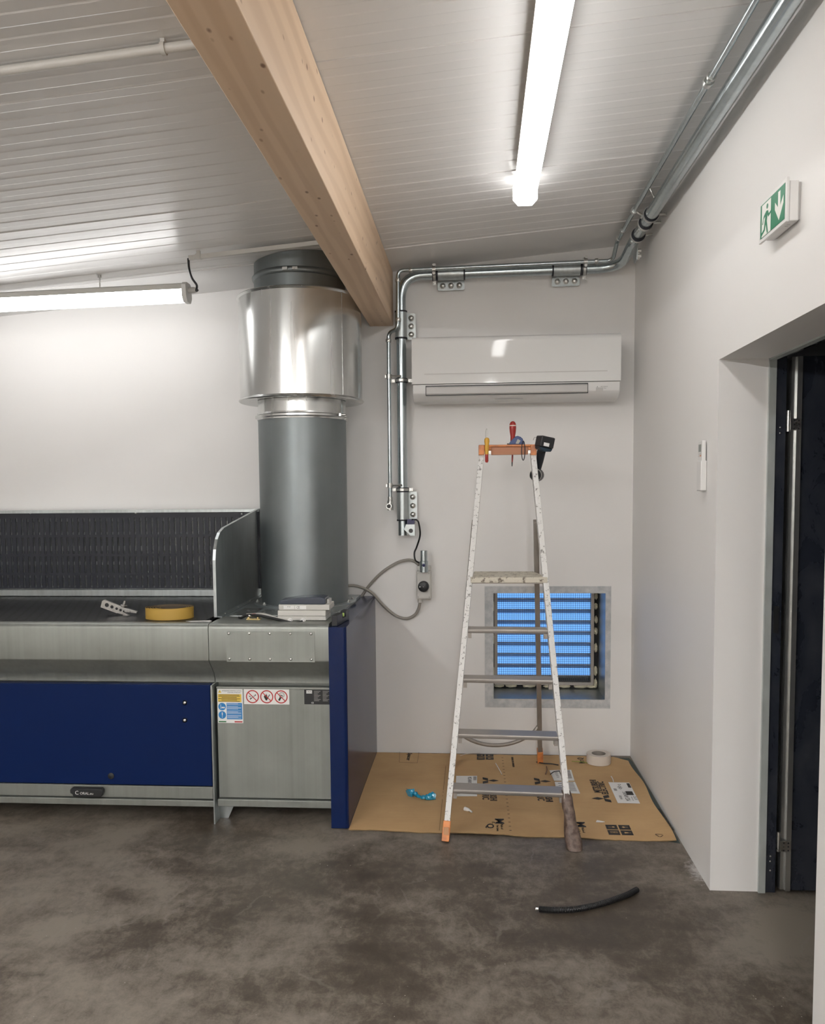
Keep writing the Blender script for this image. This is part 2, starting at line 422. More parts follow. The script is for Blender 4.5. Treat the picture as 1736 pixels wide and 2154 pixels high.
# ------------------------------------------------------------------ strip lights
def strip_light(p0, p1, mt, label, w=.088, drop=.055, capm=None):
    capm = capm or white_m
    p0, p1 = Vector(p0), Vector(p1); d = (p1-p0).normalized(); r = d.cross(Vector((0,0,1))).normalized(); u = r.cross(d)
    t = thing('strip_light', tuple(p0), label, 'ceiling light', 'tubular strip lights')
    def sec(pr, a, bb, name, m_, par):
        q = MB(); A = [q.bm.verts.new(a + r*x + u*z) for x, z in pr]; B = [q.bm.verts.new(bb + r*x + u*z) for x, z in pr]
        q.face(A[::-1]); q.face(B)
        for k in range(len(pr)): q.face([A[k], A[(k+1)%len(pr)], B[(k+1)%len(pr)], B[k]])
        return q.build(name, m_, par)
    h = w/2
    dif = [(-h, 0)] + [(-h*math.cos(a), -drop*math.sin(a)**.8) for a in [PI*k/10 for k in range(1, 10)]] + [(h, 0)]
    sec(dif, p0+d*.022, p1-d*.022, 'diffuser', mt, t)
    bd = [(-h*1.02, 0), (h*1.02, 0), (h*.98, h*.55), (h*.6, h*.75), (-h*.6, h*.75), (-h*.98, h*.55)]
    sec(bd, p0+d*.022, p1-d*.022, 'housing', grey_p, t)
    cap = [(-h*1.06, -drop*.55), (-h*.6, -drop*1.02), (h*.6, -drop*1.02), (h*1.06, -drop*.55), (h*1.06, h*.5), (h*.6, h*.85), (-h*.6, h*.85), (-h*1.06, h*.5)]
    sec(cap, p0, p0+d*.022, 'end_cap', capm, t); sec(cap, p1-d*.022, p1, 'end_cap', capm, t)
    return t, d, r, u
zl = 2.738
# right row: diffuser wraps down to the very end, so the near-wall end is lit
strip_light((.218, 3.53, zl), (.208, 2.03, zl), tube_m, 'lit white strip light on the ceiling right of the timber beam', .094, .05, tube_m)
ords = ['second', 'third', 'fourth', 'fifth']
for i in range(4):  # unseen lamps added behind the camera to even out the room's light
    y_ = -.45-1.62*i
    strip_light((.206-.008*i, y_, zl), (.200-.008*i, y_-1.5, zl), fill_tube, 'added unseen fill light overhead and behind the viewer, %s in the row right of the beam' % ords[i], .094, .05, fill_tube)
for i in range(4):  # second unseen row, added as fill for the left side and back wall
    y_ = .9-1.9*i; z_ = zc(-2.1)-.062
    strip_light((-2.1, y_, z_), (-2.1, y_-1.5, z_), fill_tube, 'added unseen fill light behind the viewer, %s in the row left of the beam' % (['first']+ords)[i], .094, .05, fill_tube)
# suspended left lamp
LY = 4.16
e0 = P(397, 611, 'Y', LY); e1 = e0 + (P(0, 631, 'Y', LY)-e0).normalized()*1.55
t, d, r, u = strip_light(tuple(e0), tuple(e1), tube_l, 'lit strip light hung on thin rods above the dark slotted backboard', .085, .06)
for q in (.46, 1.2):
    p = e0 + d*q; b = MB(); b.cyl(p+u*.03, Vector((p.x, p.y, zc(p.x)-.001)), .0035, 8)
    b.cyl(Vector((p.x, p.y, zc(p.x)-.012)), Vector((p.x, p.y, zc(p.x)-.0005)), .010, 10); b.build('hanging_rod', zinc, t)
    b = MB(); b.box(-.028, .028, -.02, .02, .03, .046, frame(p, d, r)); b.build('bracket', white_m, t)
b = MB(); g0 = e0 - d*.002; b.tube([e0+Vector((.0, 0, 0)), e0-d*.03, e0-d*.045], [.016, .015, .010], 12); b.build('cable_gland', grey_p, t)
# its feed conduit under the ceiling and the black lead
CYY = 3.96
a = P(398, 543, 'Y', CYY); a2 = Vector((BX0-.002, CYY, a.z + (BX0-a.x)*.0835))
t = thing('cable_trunking', tuple(a), 'thin grey cable trunking under the ceiling left of the beam, feeding the hung light', 'conduit')
b = MB(); b.bar(a, a2, .018, .020); b.build('trunking', grey_p, t)
b = MB(); q = a+(a2-a)*.06; b.box(q.x-.012, q.x+.012, CYY-.013, CYY+.013, q.z-.012, q.z+.012); b.box(q.x-.009, q.x+.009, CYY-.006, CYY+.006, q.z+.01, zc(q.x)-.0005); b.build('clip', grey_p, t)
gl = e0 - d*.045
lead = spline([a+Vector((-.004, 0, 0)), P(398, 565, 'Y', CYY+.02), P(404, 585, 'Y', CYY+.08), P(414, 600, 'Y', CYY+.15), P(413, 611, 'Y', LY-.01), gl-d*.002], 8)
b = MB(); b.tube(lead, .0055, 10); tag(b.build('power_cable', cable_k), 'short black lead hanging between grey trunking and the hung strip light', 'cable')
# conduit near the top left
yy = 2.22
q0 = P(0, 143, 'Y', yy); 
t = thing('ceiling_conduit', (q0.x, yy, zc(q0.x)-.03), 'white round conduit clipped under the ceiling at upper left, ending at beam', 'conduit')
b = MB(); xa, xb = -3.0, BX0-.002; b.cyl((xa, yy, zc(xa)-.024), (xb, yy, zc(xb)-.024), .0125, 16); b.build('pipe', grey_p, t)
xk = P(343, 78, 'Y', yy).x
for xq in (xk, xk-1.1):
    b = MB(); b.lathe([(.0125, -.006), (.0165, -.006), (.0165, .006), (.0125, .006)], axis((xq, yy, zc(xq)-.024), (1, 0, .08)), 20, True)
    b.box(xq-.006, xq+.006, yy-.008, yy+.008, zc(xq)-.012, zc(xq)-.0005); b.build('clip', grey_p, t)

# ------------------------------------------------------------------ exhaust duct
DCX, DCY = -.898, 4.35
t = thing('exhaust_duct', (DCX, DCY, .93), 'large round galvanised exhaust duct with silencer drum rising from workbench to ceiling', 'duct')
T = Matrix.Translation((DCX, DCY, 0)); R0 = .230
b = MB(); b.lathe([(R0, .937), (R0, 1.905)], T, 96); b.build('lower_tube', galv_duct, t)
b = MB(); b.lathe([(R0-.004, .931), (.272, .931), (.272, .937), (R0, .937)], T, 96, True); f1 = b.build('base_flange', galv, t)
for k in range(12):
    a = 2*PI*(k+.5)/12; c0 = (DCX+.252*math.cos(a), DCY+.252*math.sin(a), .937)
    b = MB(); b.cyl(c0, (c0[0], c0[1], .944), .009, 6); b.cyl((c0[0], c0[1], .944), (c0[0], c0[1], .951), .005, 10); b.build('bolt', zinc, f1)
b = MB(); b.lathe([(R0-.002, 1.89), (R0+.004, 1.89), (R0+.005, 1.897), (R0+.013, 1.902), (R0+.013, 1.912), (R0+.005, 1.917), (R0+.004, 1.925), (R0-.002, 1.925)], T, 96, True)
f2 = b.build('clamp_ring', galv_bright, t)
b = MB(); px = DCX+R0+.012; b.bar((px-.015, DCY-.16, 1.907), (px+.0, DCY-.05, 1.907), .012, .014); b.cyl((px-.02, DCY-.15, 1.907), (px+.012, DCY-.15, 1.907), .006, 10); b.build('latch', zinc, f2)
b = MB(); b.lathe([(R0-.001, 1.915), (R0-.001, 1.99)], T, 96); b.build('inlet_collar', galv_bright, t)
Rs = .318
b = MB(); b.lathe([(R0-.001, 1.992), (Rs+.004, 1.985), (Rs+.009, 1.99), (Rs+.004, 1.997), (Rs, 2.0), (Rs, 2.505), (Rs+.003, 2.508), (Rs+.009, 2.514), (Rs+.003, 2.52), (R0+.006, 2.512)], T, 96)
b.build('silencer_drum', galv_bright, t)
b = MB(); b.bar((DCX+Rs*math.cos(-.65), DCY+Rs*math.sin(-.65), 2.0), (DCX+Rs*math.cos(-.65), DCY+Rs*math.sin(-.65), 2.505), .012, .003, (math.cos(-.65), math.sin(-.65), 0)); b.build('seam', galv_bright, t)
ring = [(R0+.006, 2.51), (R0+.006, 2.60), (R0+.010, 2.603), (R0+.016, 2.612), (R0+.016, 2.620), (R0+.010, 2.628), (R0+.006, 2.632)]
b = MB(); b.lathe(ring, T, 96); f3 = b.build('outlet_collar', galv_duct, t)
for aa in (-1.66, -1.46): b = MB(); b.bar((DCX+.25*math.cos(aa-.05), DCY+.25*math.sin(aa-.05), 2.616), (DCX+.25*math.cos(aa+.05), DCY+.25*math.sin(aa+.05), 2.616), .008, .014); b.build('latch', zinc, f3)
b = MB(); n = 96; lo = []; hi = []
for k in range(n):
    a = 2*PI*k/n; x, y = DCX+(R0+.005)*math.cos(a), DCY+(R0+.005)*math.sin(a); lo.append(b.bm.verts.new((x, y, 2.63))); hi.append(b.bm.verts.new((x, y, zc(x)-.001)))
for k in range(n): b.face([lo[k], lo[(k+1)%n], hi[(k+1)%n], hi[k]])
b.build('upper_tube', galv_duct, t)

# ------------------------------------------------------------------ downdraught bench
XA, XS, XE, XE2 = -3.45, -1.188, -.642, -.563
FY = 3.60; WZ = .93
bench = thing('downdraught_bench', (-2.0, 4.1, 0), 'long galvanised extraction workbench with navy blue front door and slotted backboard', 'workbench')
def extr(name, prof, xa, xb, m_, par, **k):
    b = MB(); A = [b.bm.verts.new((xa, y, z)) for y, z in prof]; B = [b.bm.verts.new((xb, y, z)) for y, z in prof]
    b.face(A); b.face(B[::-1]); n = len(prof)
    for i in range(n): b.face([A[i], A[(i+1)%n], B[(i+1)%n], B[i]])
    return b.build(name, m_, par, **k)
def nose(yb):
    p = [(yb, WZ), (FY+.022, WZ)] + [(FY+.022-.022*math.sin(a), WZ-.022+.022*math.cos(a)) for a in (.3, .6, .9, 1.2, PI/2)]
    p += [(FY, .768)] + [(FY+.012-.012*math.cos(a), .768-.012*math.sin(a)) for a in (.35, .7)]
    p += [(FY+.070, .690), (FY+.080, .665), (FY+.080, .648), (FY+.11, .648), (FY+.11, .90), (yb, .90)]
    return p
extr('front_ledge', nose(3.655), XA, XS-.0015, galv_mat, bench)
extr('front_ledge', nose(3.83), XS+.0015, XE-.001, galv_mat, bench)
# right hand top plate
b = MB(); b.box(-1.20, XE-.001, 3.83, 4.66, .90, WZ); b.build('top_plate', galv, bench)
b = MB(); b.box(-1.16, -1.06, 3.84, 4.10, WZ, WZ+.0015); b.box(-1.04, XE-.02, 3.86, 4.05, WZ, WZ+.0015); b.build('cover_strip', galv_bright, bench)
b = MB(); b.box(XA, -1.235, 3.656, 4.56, .915, WZ); b.build('work_grid', grid_m, bench)
b = MB(); b.box(XA, -1.205, 3.72, 4.68, .10, .62); b.box(XA, -1.205, 3.72, 4.68, .62, .90); b.build('cabinet_body', galv_mat, bench)
b = MB(); b.box(-1.20, XE, 3.72, 4.68, .10, .90); b.build('cabinet_body', galv_mat, bench)
# door (blue) + bottom strips
b = MB(); b.box(XA, XS-.012, 3.64, 3.68, .170, .643); door = b.build('front_door', navy, bench, bevel=.004, label='navy blue door')
for yy in (1478, 1515):
    p = P(389, yy, 'Y', 3.64); b = MB(); b.lathe([(.0, .0), (.012, 0), (.011, .003)], axis(p, (0, -1, 0)), 20); b.dome(p+Vector((0, -.003, 0)), (0, -1, 0), .008, .004); b.build('screw', zinc, door)
p = P(234, 1632, 'Y', 3.64); b = MB(); b.lathe([(.0, .0), (.0145, 0), (.0145, .004), (.008, .006), (0, .006)], axis(p, (0, -1, 0)), 24); b.build('lock', blackp, door)
b = MB(); b.box(XA, XS-.012, 3.645, 3.68, .108, .165); low = b.build('lower_strip', galv_mat, bench, bevel=.002)
b = MB(); b.box(XA, XS-.004, 3.635, 3.70, .074, .104); b.build('base_rail', galv_mat, bench, bevel=.003)
# handle
h0 = P(148, 1664, 'Y', 3.62); h1 = P(216, 1668, 'Y', 3.62); cx = (h0.x+h1.x)/2; hw = (h1.x-h0.x)/2
b = MB(); M = frame((cx, 3.645, .138), (1, 0, 0), (0, 0, 1))
b.prism([(-hw, .012), (-hw*.92, .020), (hw*.92, .020), (hw, .010), (hw, -.004), (hw*.9, -.020), (-hw*.82, -.020), (-hw*.86, -.008), (-hw, -.004)], M, .030)
hd = b.build('handle', blackp, bench, bevel=.004)
b = MB(); b.text('C', .026, frame((cx-.044, 3.6145, .137), (1, 0, 0), (0, 0, 1))); b.text('ORAL.eu', .017, frame((cx+.003, 3.6145, .135), (1, 0, 0), (0, 0, 1)))
b.build('lettering', white_m, hd)
# right hand front panel
b = MB(); b.box(XS+.012, XE-.001, 3.66, 3.70, .112, .630); b.box(XS+.012, XE-.001, 3.656, 3.66, .622, .632); fp = b.build('side_panel', galv_mat, bench, bevel=.0015)
b = MB(); b.box(XS+.008, XE-.001, 3.645, 3.70, .074, .108); b.build('base_rail', galv_mat, bench, bevel=.003)
b = MB(); b.box(XS-.003, XS+.003, 3.62, 3.72, .0, .645); b.build('divider', galv, bench)
b = MB(); M = frame((XS+.002, 3.70, 0), (1, 0, 0), (0, 0, 1)); b.prism([(0, 0), (.04, 0), (.085, .10), (0, .10)], M, .004)
ft = b.build('foot_bracket', galv, bench)
b = MB(); b.cyl((XS+.045, 3.69, .066), (XS+.075, 3.68, .066), .004, 8); b.cyl((XS+.042, 3.69, .066), (XS+.048, 3.69, .066), .008, 6); b.build('bolt', zinc, ft)
for x in (-3.3, -2.2): 
    b = MB(); b.box(x, x+.06, 4.1, 4.16, 0, .10); b.build('foot', galv, bench)
# access plate with ten screws on the nose
pa = P(476, 1328, 'Y', FY); pb = P(663, 1393, 'Y', FY)
b = MB(); b.box(pa.x, pb.x, FY-.002, FY, pb.z, pa.z); ap = b.build('access_plate', galv_mat, bench)
for i in range(5):
    for z in (1, 0):
        x = pa.x+.012+(pb.x-pa.x-.028)*i/4; zz = pa.z-.009 if z else pb.z+.013
        b = MB(); b.dome((x, FY-.002, zz), (0, -1, 0), .0065, .004); b.build('screw', zinc, ap)
# backboard
zb0, zb1 = .972, 1.408
def slotted(yq, off, name, m_):
    b = MB(); pit = .0335; x = -1.235; w = .010
    rows = [(.03, .125), (.14, .235), (.25, .345), (.36, .43)] if not off else [(.05, .11), (.14, .19), (.22, .28), (.30, .35), (.375, .42)]
    H = zb1-zb0; y0, y1 = yq, yq+.003
    b.box(x-.02, x+.03, y0, y1, zb0, zb1); x -= .02
    while x > XA+.08:
        b.box(x-pit, x-w, y0, y1, zb0, zb1); z = 0
        for r0, r1 in rows + [(H, H)]:
            a_, b_ = (zb1-r0 if r0 < H else zb0), zb1-z
            if b_ > a_: b.box(x-w, x, y0, y1, a_, b_)
            z = r1
        x -= pit
    b.box(XA, x, y0, y1, zb0, zb1)
    return b.build(name, m_, bench, smooth=0)
sl = slotted(4.60, False, 'slotted_plate', dark_plate); slotted(4.612, True, 'inner_slotted_plate', mat('dark_grey_plate', (.16, .17, .18), .4))
b = MB(); b.box(XA, -1.21, 4.618, 4.685, .93, 1.42); b.build('back_sheet', galv_bright, bench)
b = MB(); b.box(XA, -1.21, 4.59, 4.685, zb1, 1.424); b.build('top_trim', galv, bench)
b = MB(); b.box(XA, -1.235, 4.56, 4.60, .932, .968); b.build('bottom_trim', galv, bench, bevel=.003)
for xx, yy in ((64, 1079), (286, 1079), (68, 1243), (289, 1244), (509, 1081)):
    p = P(xx, yy, 'Y', 4.60); b = MB(); b.dome(p, (0, -1, 0), .007, .005, 12); b.build('screw', zinc, sl)
# side shield
M = frame((-1.222, 0, 0), (0, 1, 0), (0, 0, 1))
out = [(3.80, WZ), (3.80, 1.20), (3.812, 1.25), (3.84, 1.295), (3.88, 1.325), (3.95, 1.345), (4.62, 1.424), (4.68, 1.424), (4.68, WZ)]
b = MB(); b.prism(out, M, .004); sh = b.build('side_shield', galv, bench)
b = MB(); edge = out[:-1]
for (a0, a1), (c0, c1) in zip(edge, edge[1:]): b.bar((-1.216, a0, a1), (-1.216, c0, c1), .014, .005, (0, -(c1-a1), c0-a0))
b.build('rim', galv, sh)
b = MB(); b.box(-1.218, -1.185, 3.80, 4.62, WZ, WZ+.004); fl = b.build('base_flange', galv, sh)
for y in (3.9, 4.12, 4.35): 
    b = MB(); b.dome((-1.20, y, WZ+.004), (0, 0, 1), .006, .004, 10); b.build('screw', zinc, fl)
# end panel
b = MB(); r_ = .018
pr = [(XE, 3.595), (XE2-r_, 3.595)] + [(XE2-r_+r_*math.sin(a), 3.595+r_-r_*math.cos(a)) for a in (.3, .6, .9, 1.25, PI/2)] + [(XE2, 4.695), (XE, 4.695)]
b.prism(pr, frame((0, 0, .004), (1, 0, 0), (0, 1, 0)), .914); ep = b.build('end_panel', navy_sheet, bench, label='navy blue end panel')
# stickers
SY = 3.66
def stick(x0, y0, x1, y1, ax='Y', v=SY): 
    a, c = P(x0, y0, ax, v), P(x1, y1, ax, v); return a.x, c.x, c.z, a.z
def sheet(b, x0, x1, z0, z1, d, m): b.mi = m; b.box(x0, x1, SY-d, SY-d+.0003, z0, z1)
x0, x1, z0, z1 = stick(457, 1449, 512, 1521); w_, h_ = x1-x0, z1-z0
b = MB(); sheet(b, x0, x1, z0, z1, .0008, 0); sheet(b, x0+.02*w_, x1-.05*w_, z1-.38*h_, z1-.15*h_, .0012, 1)
sheet(b, x0+.36*w_, x1-.03*w_, z0+.11*h_, z1-.41*h_, .0012, 2)
for i, (cyy) in enumerate((.52, .765)):
    b.mi = 2; b.lathe([(0, 0), (.15*w_, 0), (.15*w_, .0003), (0, .0003)], axis((x0+.18*w_, SY-.0012, z1-cyy*h_), (0, -1, 0)), 24)
cx_, cz_ = x0+.18*w_, z1-.52*h_
b.mi = 0; b.box(cx_-.06*w_, cx_-.005, SY-.0020, SY-.0017, cz_-.09*w_, cz_+.09*w_); b.box(cx_-.02*w_, cx_+.11*w_, SY-.0020, SY-.0017, cz_-.06*w_, cz_-.01*w_)
cz_ = z1-.765*h_; b.prism([(-.02*w_, .10*w_), (.02*w_, .10*w_), (.012*w_, -.03*w_), (-.012*w_, -.03*w_)], frame((cx_, SY-.0017, cz_), (1, 0, 0), (0, 0, 1)), .0003); b.lathe([(0, 0), (.018*w_, 0), (.018*w_, .0003), (0, .0003)], axis((cx_, SY-.0017, cz_-.08*w_), (0, -1, 0)), 12)
b.mi = 3; F_ = lambda x, z, d=.0014: frame((x, SY-d, z), (1, 0, 0), (0, 0, 1))
b.text('ATTENZIONE ATTENTION CAUTION', .0065, F_(x0+.57*w_, z1-.055*h_), .0002, sx=.82); b.text('ACHTUNG ATENCION', .0065, F_(x0+.66*w_, z1-.105*h_), .0002, sx=.9)
b.mi = 1; b.prism([(-.008, -.006), (.008, -.006), (0, .008)], F_(x0+.10*w_, z1-.075*h_, .0009), .0004)
b.mi = 3; b.text('!', .010, F_(x0+.10*w_, z1-.078*h_, .0016), .0002)
for i in range(6):
    ww = (.80, .84, .60, .86, .62, .84)[i]*w_; zz = z1-(.175+.037*i)*h_
    b.box(x0+.47*w_-ww/2, x0+.47*w_+ww/2, SY-.0017, SY-.0014, zz-.0012, zz+.0012)
b.mi = 0
for i in range(17):
    if i in (2, 7, 12): continue
    zz = z1-(.435+.026*i)*h_; b.box(x0+.38*w_, x0+(.93-.12*((i*7) % 3 == 0))*w_, SY-.0017, SY-.0014, zz-.0006, zz+.0006)
sheet(b, x0+.03*w_, x0+.33*w_, z0+.02*h_, z0+.055*h_, .0012, 4); sheet(b, x0+.66*w_, x1-.03*w_, z0+.02*h_, z0+.055*h_, .0012, 5)
b.build('safety_notice', [label_w, yel_ink, blue_ink, ink, green_ink, red_ink], fp, smooth=0)
x0, x1, z0, z1 = stick(513, 1449, 609, 1482); w_, h_ = x1-x0, z1-z0
b = MB(); sheet(b, x0, x1, z0, z1, .0008, 0)
for i in range(3):
    c_ = x0+w_*(.19+.315*i); zz = (z0+z1)/2; R_ = h_*.43
    b.mi = 1; b.lathe([(R_*.84, 0), (R_, 0), (R_, .0003), (R_*.84, .0003)], axis((c_, SY-.0012, zz), (0, -1, 0)), 40, True)
    b.mi = 2; Fm = frame((c_, SY-.0011, zz), (1, 0, 0), (0, 0, 1))
    if i == 0:
        b.prism([(-.35*R_, -.48*R_), (.55*R_, .22*R_), (.48*R_, .36*R_), (-.42*R_, -.34*R_)], Fm, .0003)
        b.prism([(-.5*R_, .0), (-.25*R_, -.15*R_), (-.3*R_, .0), (-.55*R_, .2*R_)], Fm, .0003)
        b.mi = 0; b.prism([(-.1*R_, -.22*R_), (.38*R_, .16*R_), (.34*R_, .22*R_), (-.14*R_, -.16*R_)], F_(c_, zz, .0013), .0003)
    elif i == 1:
        b.prism([(-.2*R_, -.5*R_), (-.45*R_, .0), (-.3*R_, .3*R_), (-.15*R_, .1*R_), (-.1*R_, .5*R_), (.1*R_, .1*R_), (.1*R_, -.2*R_), (.0, -.6*R_)], Fm, .0003)
        b.prism([(-.05*R_, -.45*R_), (.05*R_, -.5*R_), (.5*R_, .3*R_), (.4*R_, .36*R_)], Fm, .0003)
    else:
        b.prism([(-.45*R_, -.5*R_), (-.2*R_, -.62*R_), (.25*R_, .2*R_), (.0, .34*R_)], Fm, .0003)
        b.mi = 0; b.prism([(-.12*R_, -.05*R_), (.05*R_, -.12*R_), (.14*R_, .1*R_), (.0, .2*R_)], F_(c_, zz, .0013), .0003)
        b.mi = 2
        for rr in (.25, .42): b.lathe([(rr*R_*.85, 0), (rr*R_, 0), (rr*R_, .0002), (rr*R_*.85, .0002)], axis((c_+.12*R_, SY-.0012, zz+.3*R_), (0, -1, 0)), 16, True)
    b.mi = 1; b.bar((c_-.68*R_, SY-.0016, zz+.68*R_), (c_+.68*R_, SY-.0016, zz-.68*R_), .0003, R_*.13, (1, 0, 1))
b.build('prohibition_sticker', [label_w, red_ink, ink], fp, smooth=0)
x0, x1, z0, z1 = stick(640, 1450, 700, 1482); x1 = XE-.002; w_, h_ = x1-x0, z1-z0
b = MB(); sheet(b, x0, x1, z0, z1, .0008, 0); sheet(b, x0+.01, x0+.29*w_, z1-.27*h_, z1-.06*h_, .0012, 1)
b.mi = 0; b.text('CORAL', .010, F_(x0+.16*w_, z1-.165*h_), .0002)
b.mi = 1; b.text('CE', .010, F_(x0+.30*w_, z0+.10*h_), .0002)
b.mi = 2
for i in range(8):
    for (xa_, xb_) in ((.36, .60), (.68, .92)):
        zz = z1-(.12+.09*i)*h_; b.box(x0+xa_*w_, x0+(xb_-.05*(i % 3))*w_, SY-.0015, SY-.0012, zz-.0006, zz+.0006)
b.build('rating_plate', [blackp, label_w, grey_p], fp, smooth=0)
for o_ in bpy.data.objects:
    pass

# ------------------------------------------------------------------ things on the bench
# yellow abrasive belt coil
c0 = P(358, 1307, 'Z', WZ+.001); c0 = Vector((P(358, 1300, 'Y', 3.78).x, 3.78, WZ+.001)); Rb = (P(407, 1300, 'Y', 3.78).x - P(308, 1300, 'Y', 3.78).x)/2
t = thing('abrasive_belt', tuple(c0), 'coiled yellow-backed abrasive belt on the dark work grid', 'belt')
b = MB(); n = 300; tk = .0009; hgt = .052
def spir(k):
    a = 2*PI*k/60; r = Rb*(1-.42*(k/n)**1.1); return Vector((c0.x + r*math.cos(a+2.9)*1.0 + (.012*(k/n)), c0.y + r*.82*math.sin(a+2.9), 0))
A = []
for k in range(n+1):
    p = spir(k); c_ = Vector((c0.x, c0.y, 0)); nrm = (p-c_).normalized(); h = hgt*(1-.05*k/n)
    z0_ = WZ+.0015
    A.append([b.bm.verts.new((p.x, p.y, z0_)), b.bm.verts.new((p.x, p.y, z0_+h)), b.bm.verts.new((p.x-nrm.x*tk, p.y-nrm.y*tk, z0_+h)), b.bm.verts.new((p.x-nrm.x*tk, p.y-nrm.y*tk, z0_))])
for q, w in zip(A, A[1:]):
    for i in range(4):
        f = b.face([q[i], q[(i+1)%4], w[(i+1)%4], w[i]])
        if f and i == 2: f.material_index = 1
b.face(A[0][::-1]); b.face(A[-1]); b.build('belt_coil', [belt_m, grit], t, label='yellow outside, dark grit inside')
# paper scrap
b = MB(); p = P(415, 1308, 'Z', WZ+.001); pp = [(-.06, 0), (-.03, -.012), (.02, -.006), (.055, -.012), (.062, .004), (.05, .012), (.01, .006)]
b.prism(pp, frame((p.x, 3.675, WZ+.001), (1, 0, 0), (0, 1, .1)), .001); tag(b.build('paper_scrap', label_w), 'small torn white paper scrap in front of the abrasive belt', 'scrap')
# metal clamp fitting leaning on the grid
c0 = P(252, 1282, 'Y', 3.86)
t = thing('metal_clamp', (c0.x, 3.86, WZ), 'grey metal clamp with a row of holes lying on the dark work grid', 'tool')
u_ = Vector((1, .05, -.27)).normalized(); v_ = Vector((.27, 0, 1)); M = frame((c0.x, 3.86, c0.z), u_, v_)
lx = .088
b = MB(); b.prism([(-lx, .022), (-lx*.9, .030), (lx*.2, .018), (lx, .016), (lx, .006), (lx*.25, -.004), (lx*.95, -.022), (lx*.80, -.032), (-.01, -.018), (-lx, -.010)], M, .016); b.build('body', steel, t, bevel=.001)
b = MB()
for i, (x, r_) in enumerate(((-.060, .010), (-.034, .008), (-.010, .0065), (.010, .0065), (.026, .004))):
    b.lathe([(0, .0164), (r_, .0164), (r_, .0167), (0, .0167)], M @ Matrix.Translation((x, .009-.10*(x+.06), 0)), 16)
b.build('hole', blackp, t, smooth=0)
b = MB(); b.lathe([(.0, .0), (.016, 0), (.016, .006), (.008, .008), (.008, .016), (0, .016)], M @ Matrix.Translation((.018, .022, .008)) @ Matrix.Rotation(-PI/2, 4, 'X'), 16)
b.box(.014, .022, .036, .050, .004, .012, M); b.build('wing_nut', steel, t)
b = MB(); b.box(-.004, .026, -.034, -.016, .0, .016, M); b.bar(M @ Vector((-.045, -.040, .01)), M @ Vector((.0, -.024, .01)), .006, .006); b.build('thumb_lever', blackp, t)

# distribution box
t = thing('distribution_box', (-.82, 3.78, WZ+.0015), 'light grey plastic breaker box with smoked lid on the right of the bench', 'electrical box')
g0 = P(585, 1316, 'Z', WZ); BYF = 3.70
xa, xb = P(584, 1305, 'Y', BYF).x, P(686, 1305, 'Y', BYF).x; zq = lambda y: P(630, y, 'Y', BYF).z
zb_ = WZ+.002; b = MB(); b.box(xa, xb, BYF, BYF+.13, zb_, zq(1296)); low = b.build('lower_half', grey_p, t, bevel=.003)
b = MB(); b.box(xa+.001, xb+.000, BYF-.004, BYF+.134, zq(1296), zq(1284)); b.build('cover_rim', grey_p, t, bevel=.004)
b = MB(); b.box(xa+.004, xb+.016, BYF+.006, BYF+.135, zq(1284), zq(1272)); up = b.build('upper_half', grey_p, t, bevel=.004)
b = MB(); b.prism([(xa+.008, zq(1272)), (xb-.004, zq(1272)), (xb-.004, zq(1259)), (xb-.03, zq(1256.5)), (xa+.10, zq(1258)), (xa+.01, zq(1264))], frame((0, BYF+.008, 0), (1, 0, 0), (0, 0, 1)), -.105); b.build('smoked_lid', smoke, t, bevel=.004, label='smoked dark lid')
b = MB(); b.box(xb-.003, xb+.010, BYF+.04, BYF+.10, zq(1272), zq(1263)); b.build('hinge', grey_p, t, bevel=.002)
for xx in (600, 625, 652, 667):
    b = MB(); p = P(xx, 1306, 'Y', BYF); b.lathe([(.0095, 0), (.0108, 0), (.0108, .0008), (.0095, .0008)], axis(p, (0, -1, 0)), 24, True); b.build('knockout_ring', flap_m, low)
for xx in (611, 638):
    p = P(xx, 1306, 'Y', BYF); b = MB(); b.lathe([(0, 0), (.0135, 0), (.0135, .006), (.010, .007), (.010, .018), (.0, .018)], axis(p, (0, -1, 0)), 12); b.build('cable_gland', white_m, t)
x0, z1 = P(596, 1273, 'Y', BYF).x, zq(1274.5)
b = MB(); b.mi = 0; b.box(x0, x0+.050, BYF+.0045, BYF+.006, z1-.016, z1); b.box(x0+.053, x0+.105, BYF+.0045, BYF+.006, z1-.016, z1)
b.mi = 1; b.text('IP 65', .007, frame((x0+.025, BYF+.004, z1-.005), (1, 0, 0), (0, 0, 1)), .0002); b.text('CE', .015, frame((x0+.068, BYF+.004, z1-.008), (1, 0, 0), (0, 0, 1)), .0002, sx=.8)
b.build('rating_label', [label_w, ink], up, smooth=0)
# cables from box
g2 = P(638, 1306, 'Y', BYF); g1 = P(611, 1306, 'Y', BYF)
k = spline([g2+Vector((0, -.016, 0)), g2+Vector((-.02, -.028, -.004)), P(610, 1309, 'Y', 3.68), P(575, 1301, 'Y', 3.70), P(545, 1295, 'Y', 3.72), P(522, 1294, 'Y', 3.74), P(508, 1299, 'Y', 3.75), Vector((P(503, 1305, 'Y', 3.76).x, 3.76, WZ+.006))], 8)
b = MB(); b.tube(k, .0062, 10); tag(b.build('black_cable', cable_k), 'black cable looping left out of the breaker box on the bench', 'cable')
k = spline([g1+Vector((0, -.016, 0)), P(600, 1307, 'Y', 3.69), P(575, 1298, 'Y', 3.72), P(553, 1292, 'Y', 3.76), P(535, 1292, 'Y', 3.80), Vector((P(520, 1300, 'Y', 3.84).x, 3.84, WZ+.007))], 8)
b = MB(); b.tube(k, .0062, 10); tag(b.build('white_cable', grey_p), 'pale grey cable arching behind the black one on the bench', 'cable')
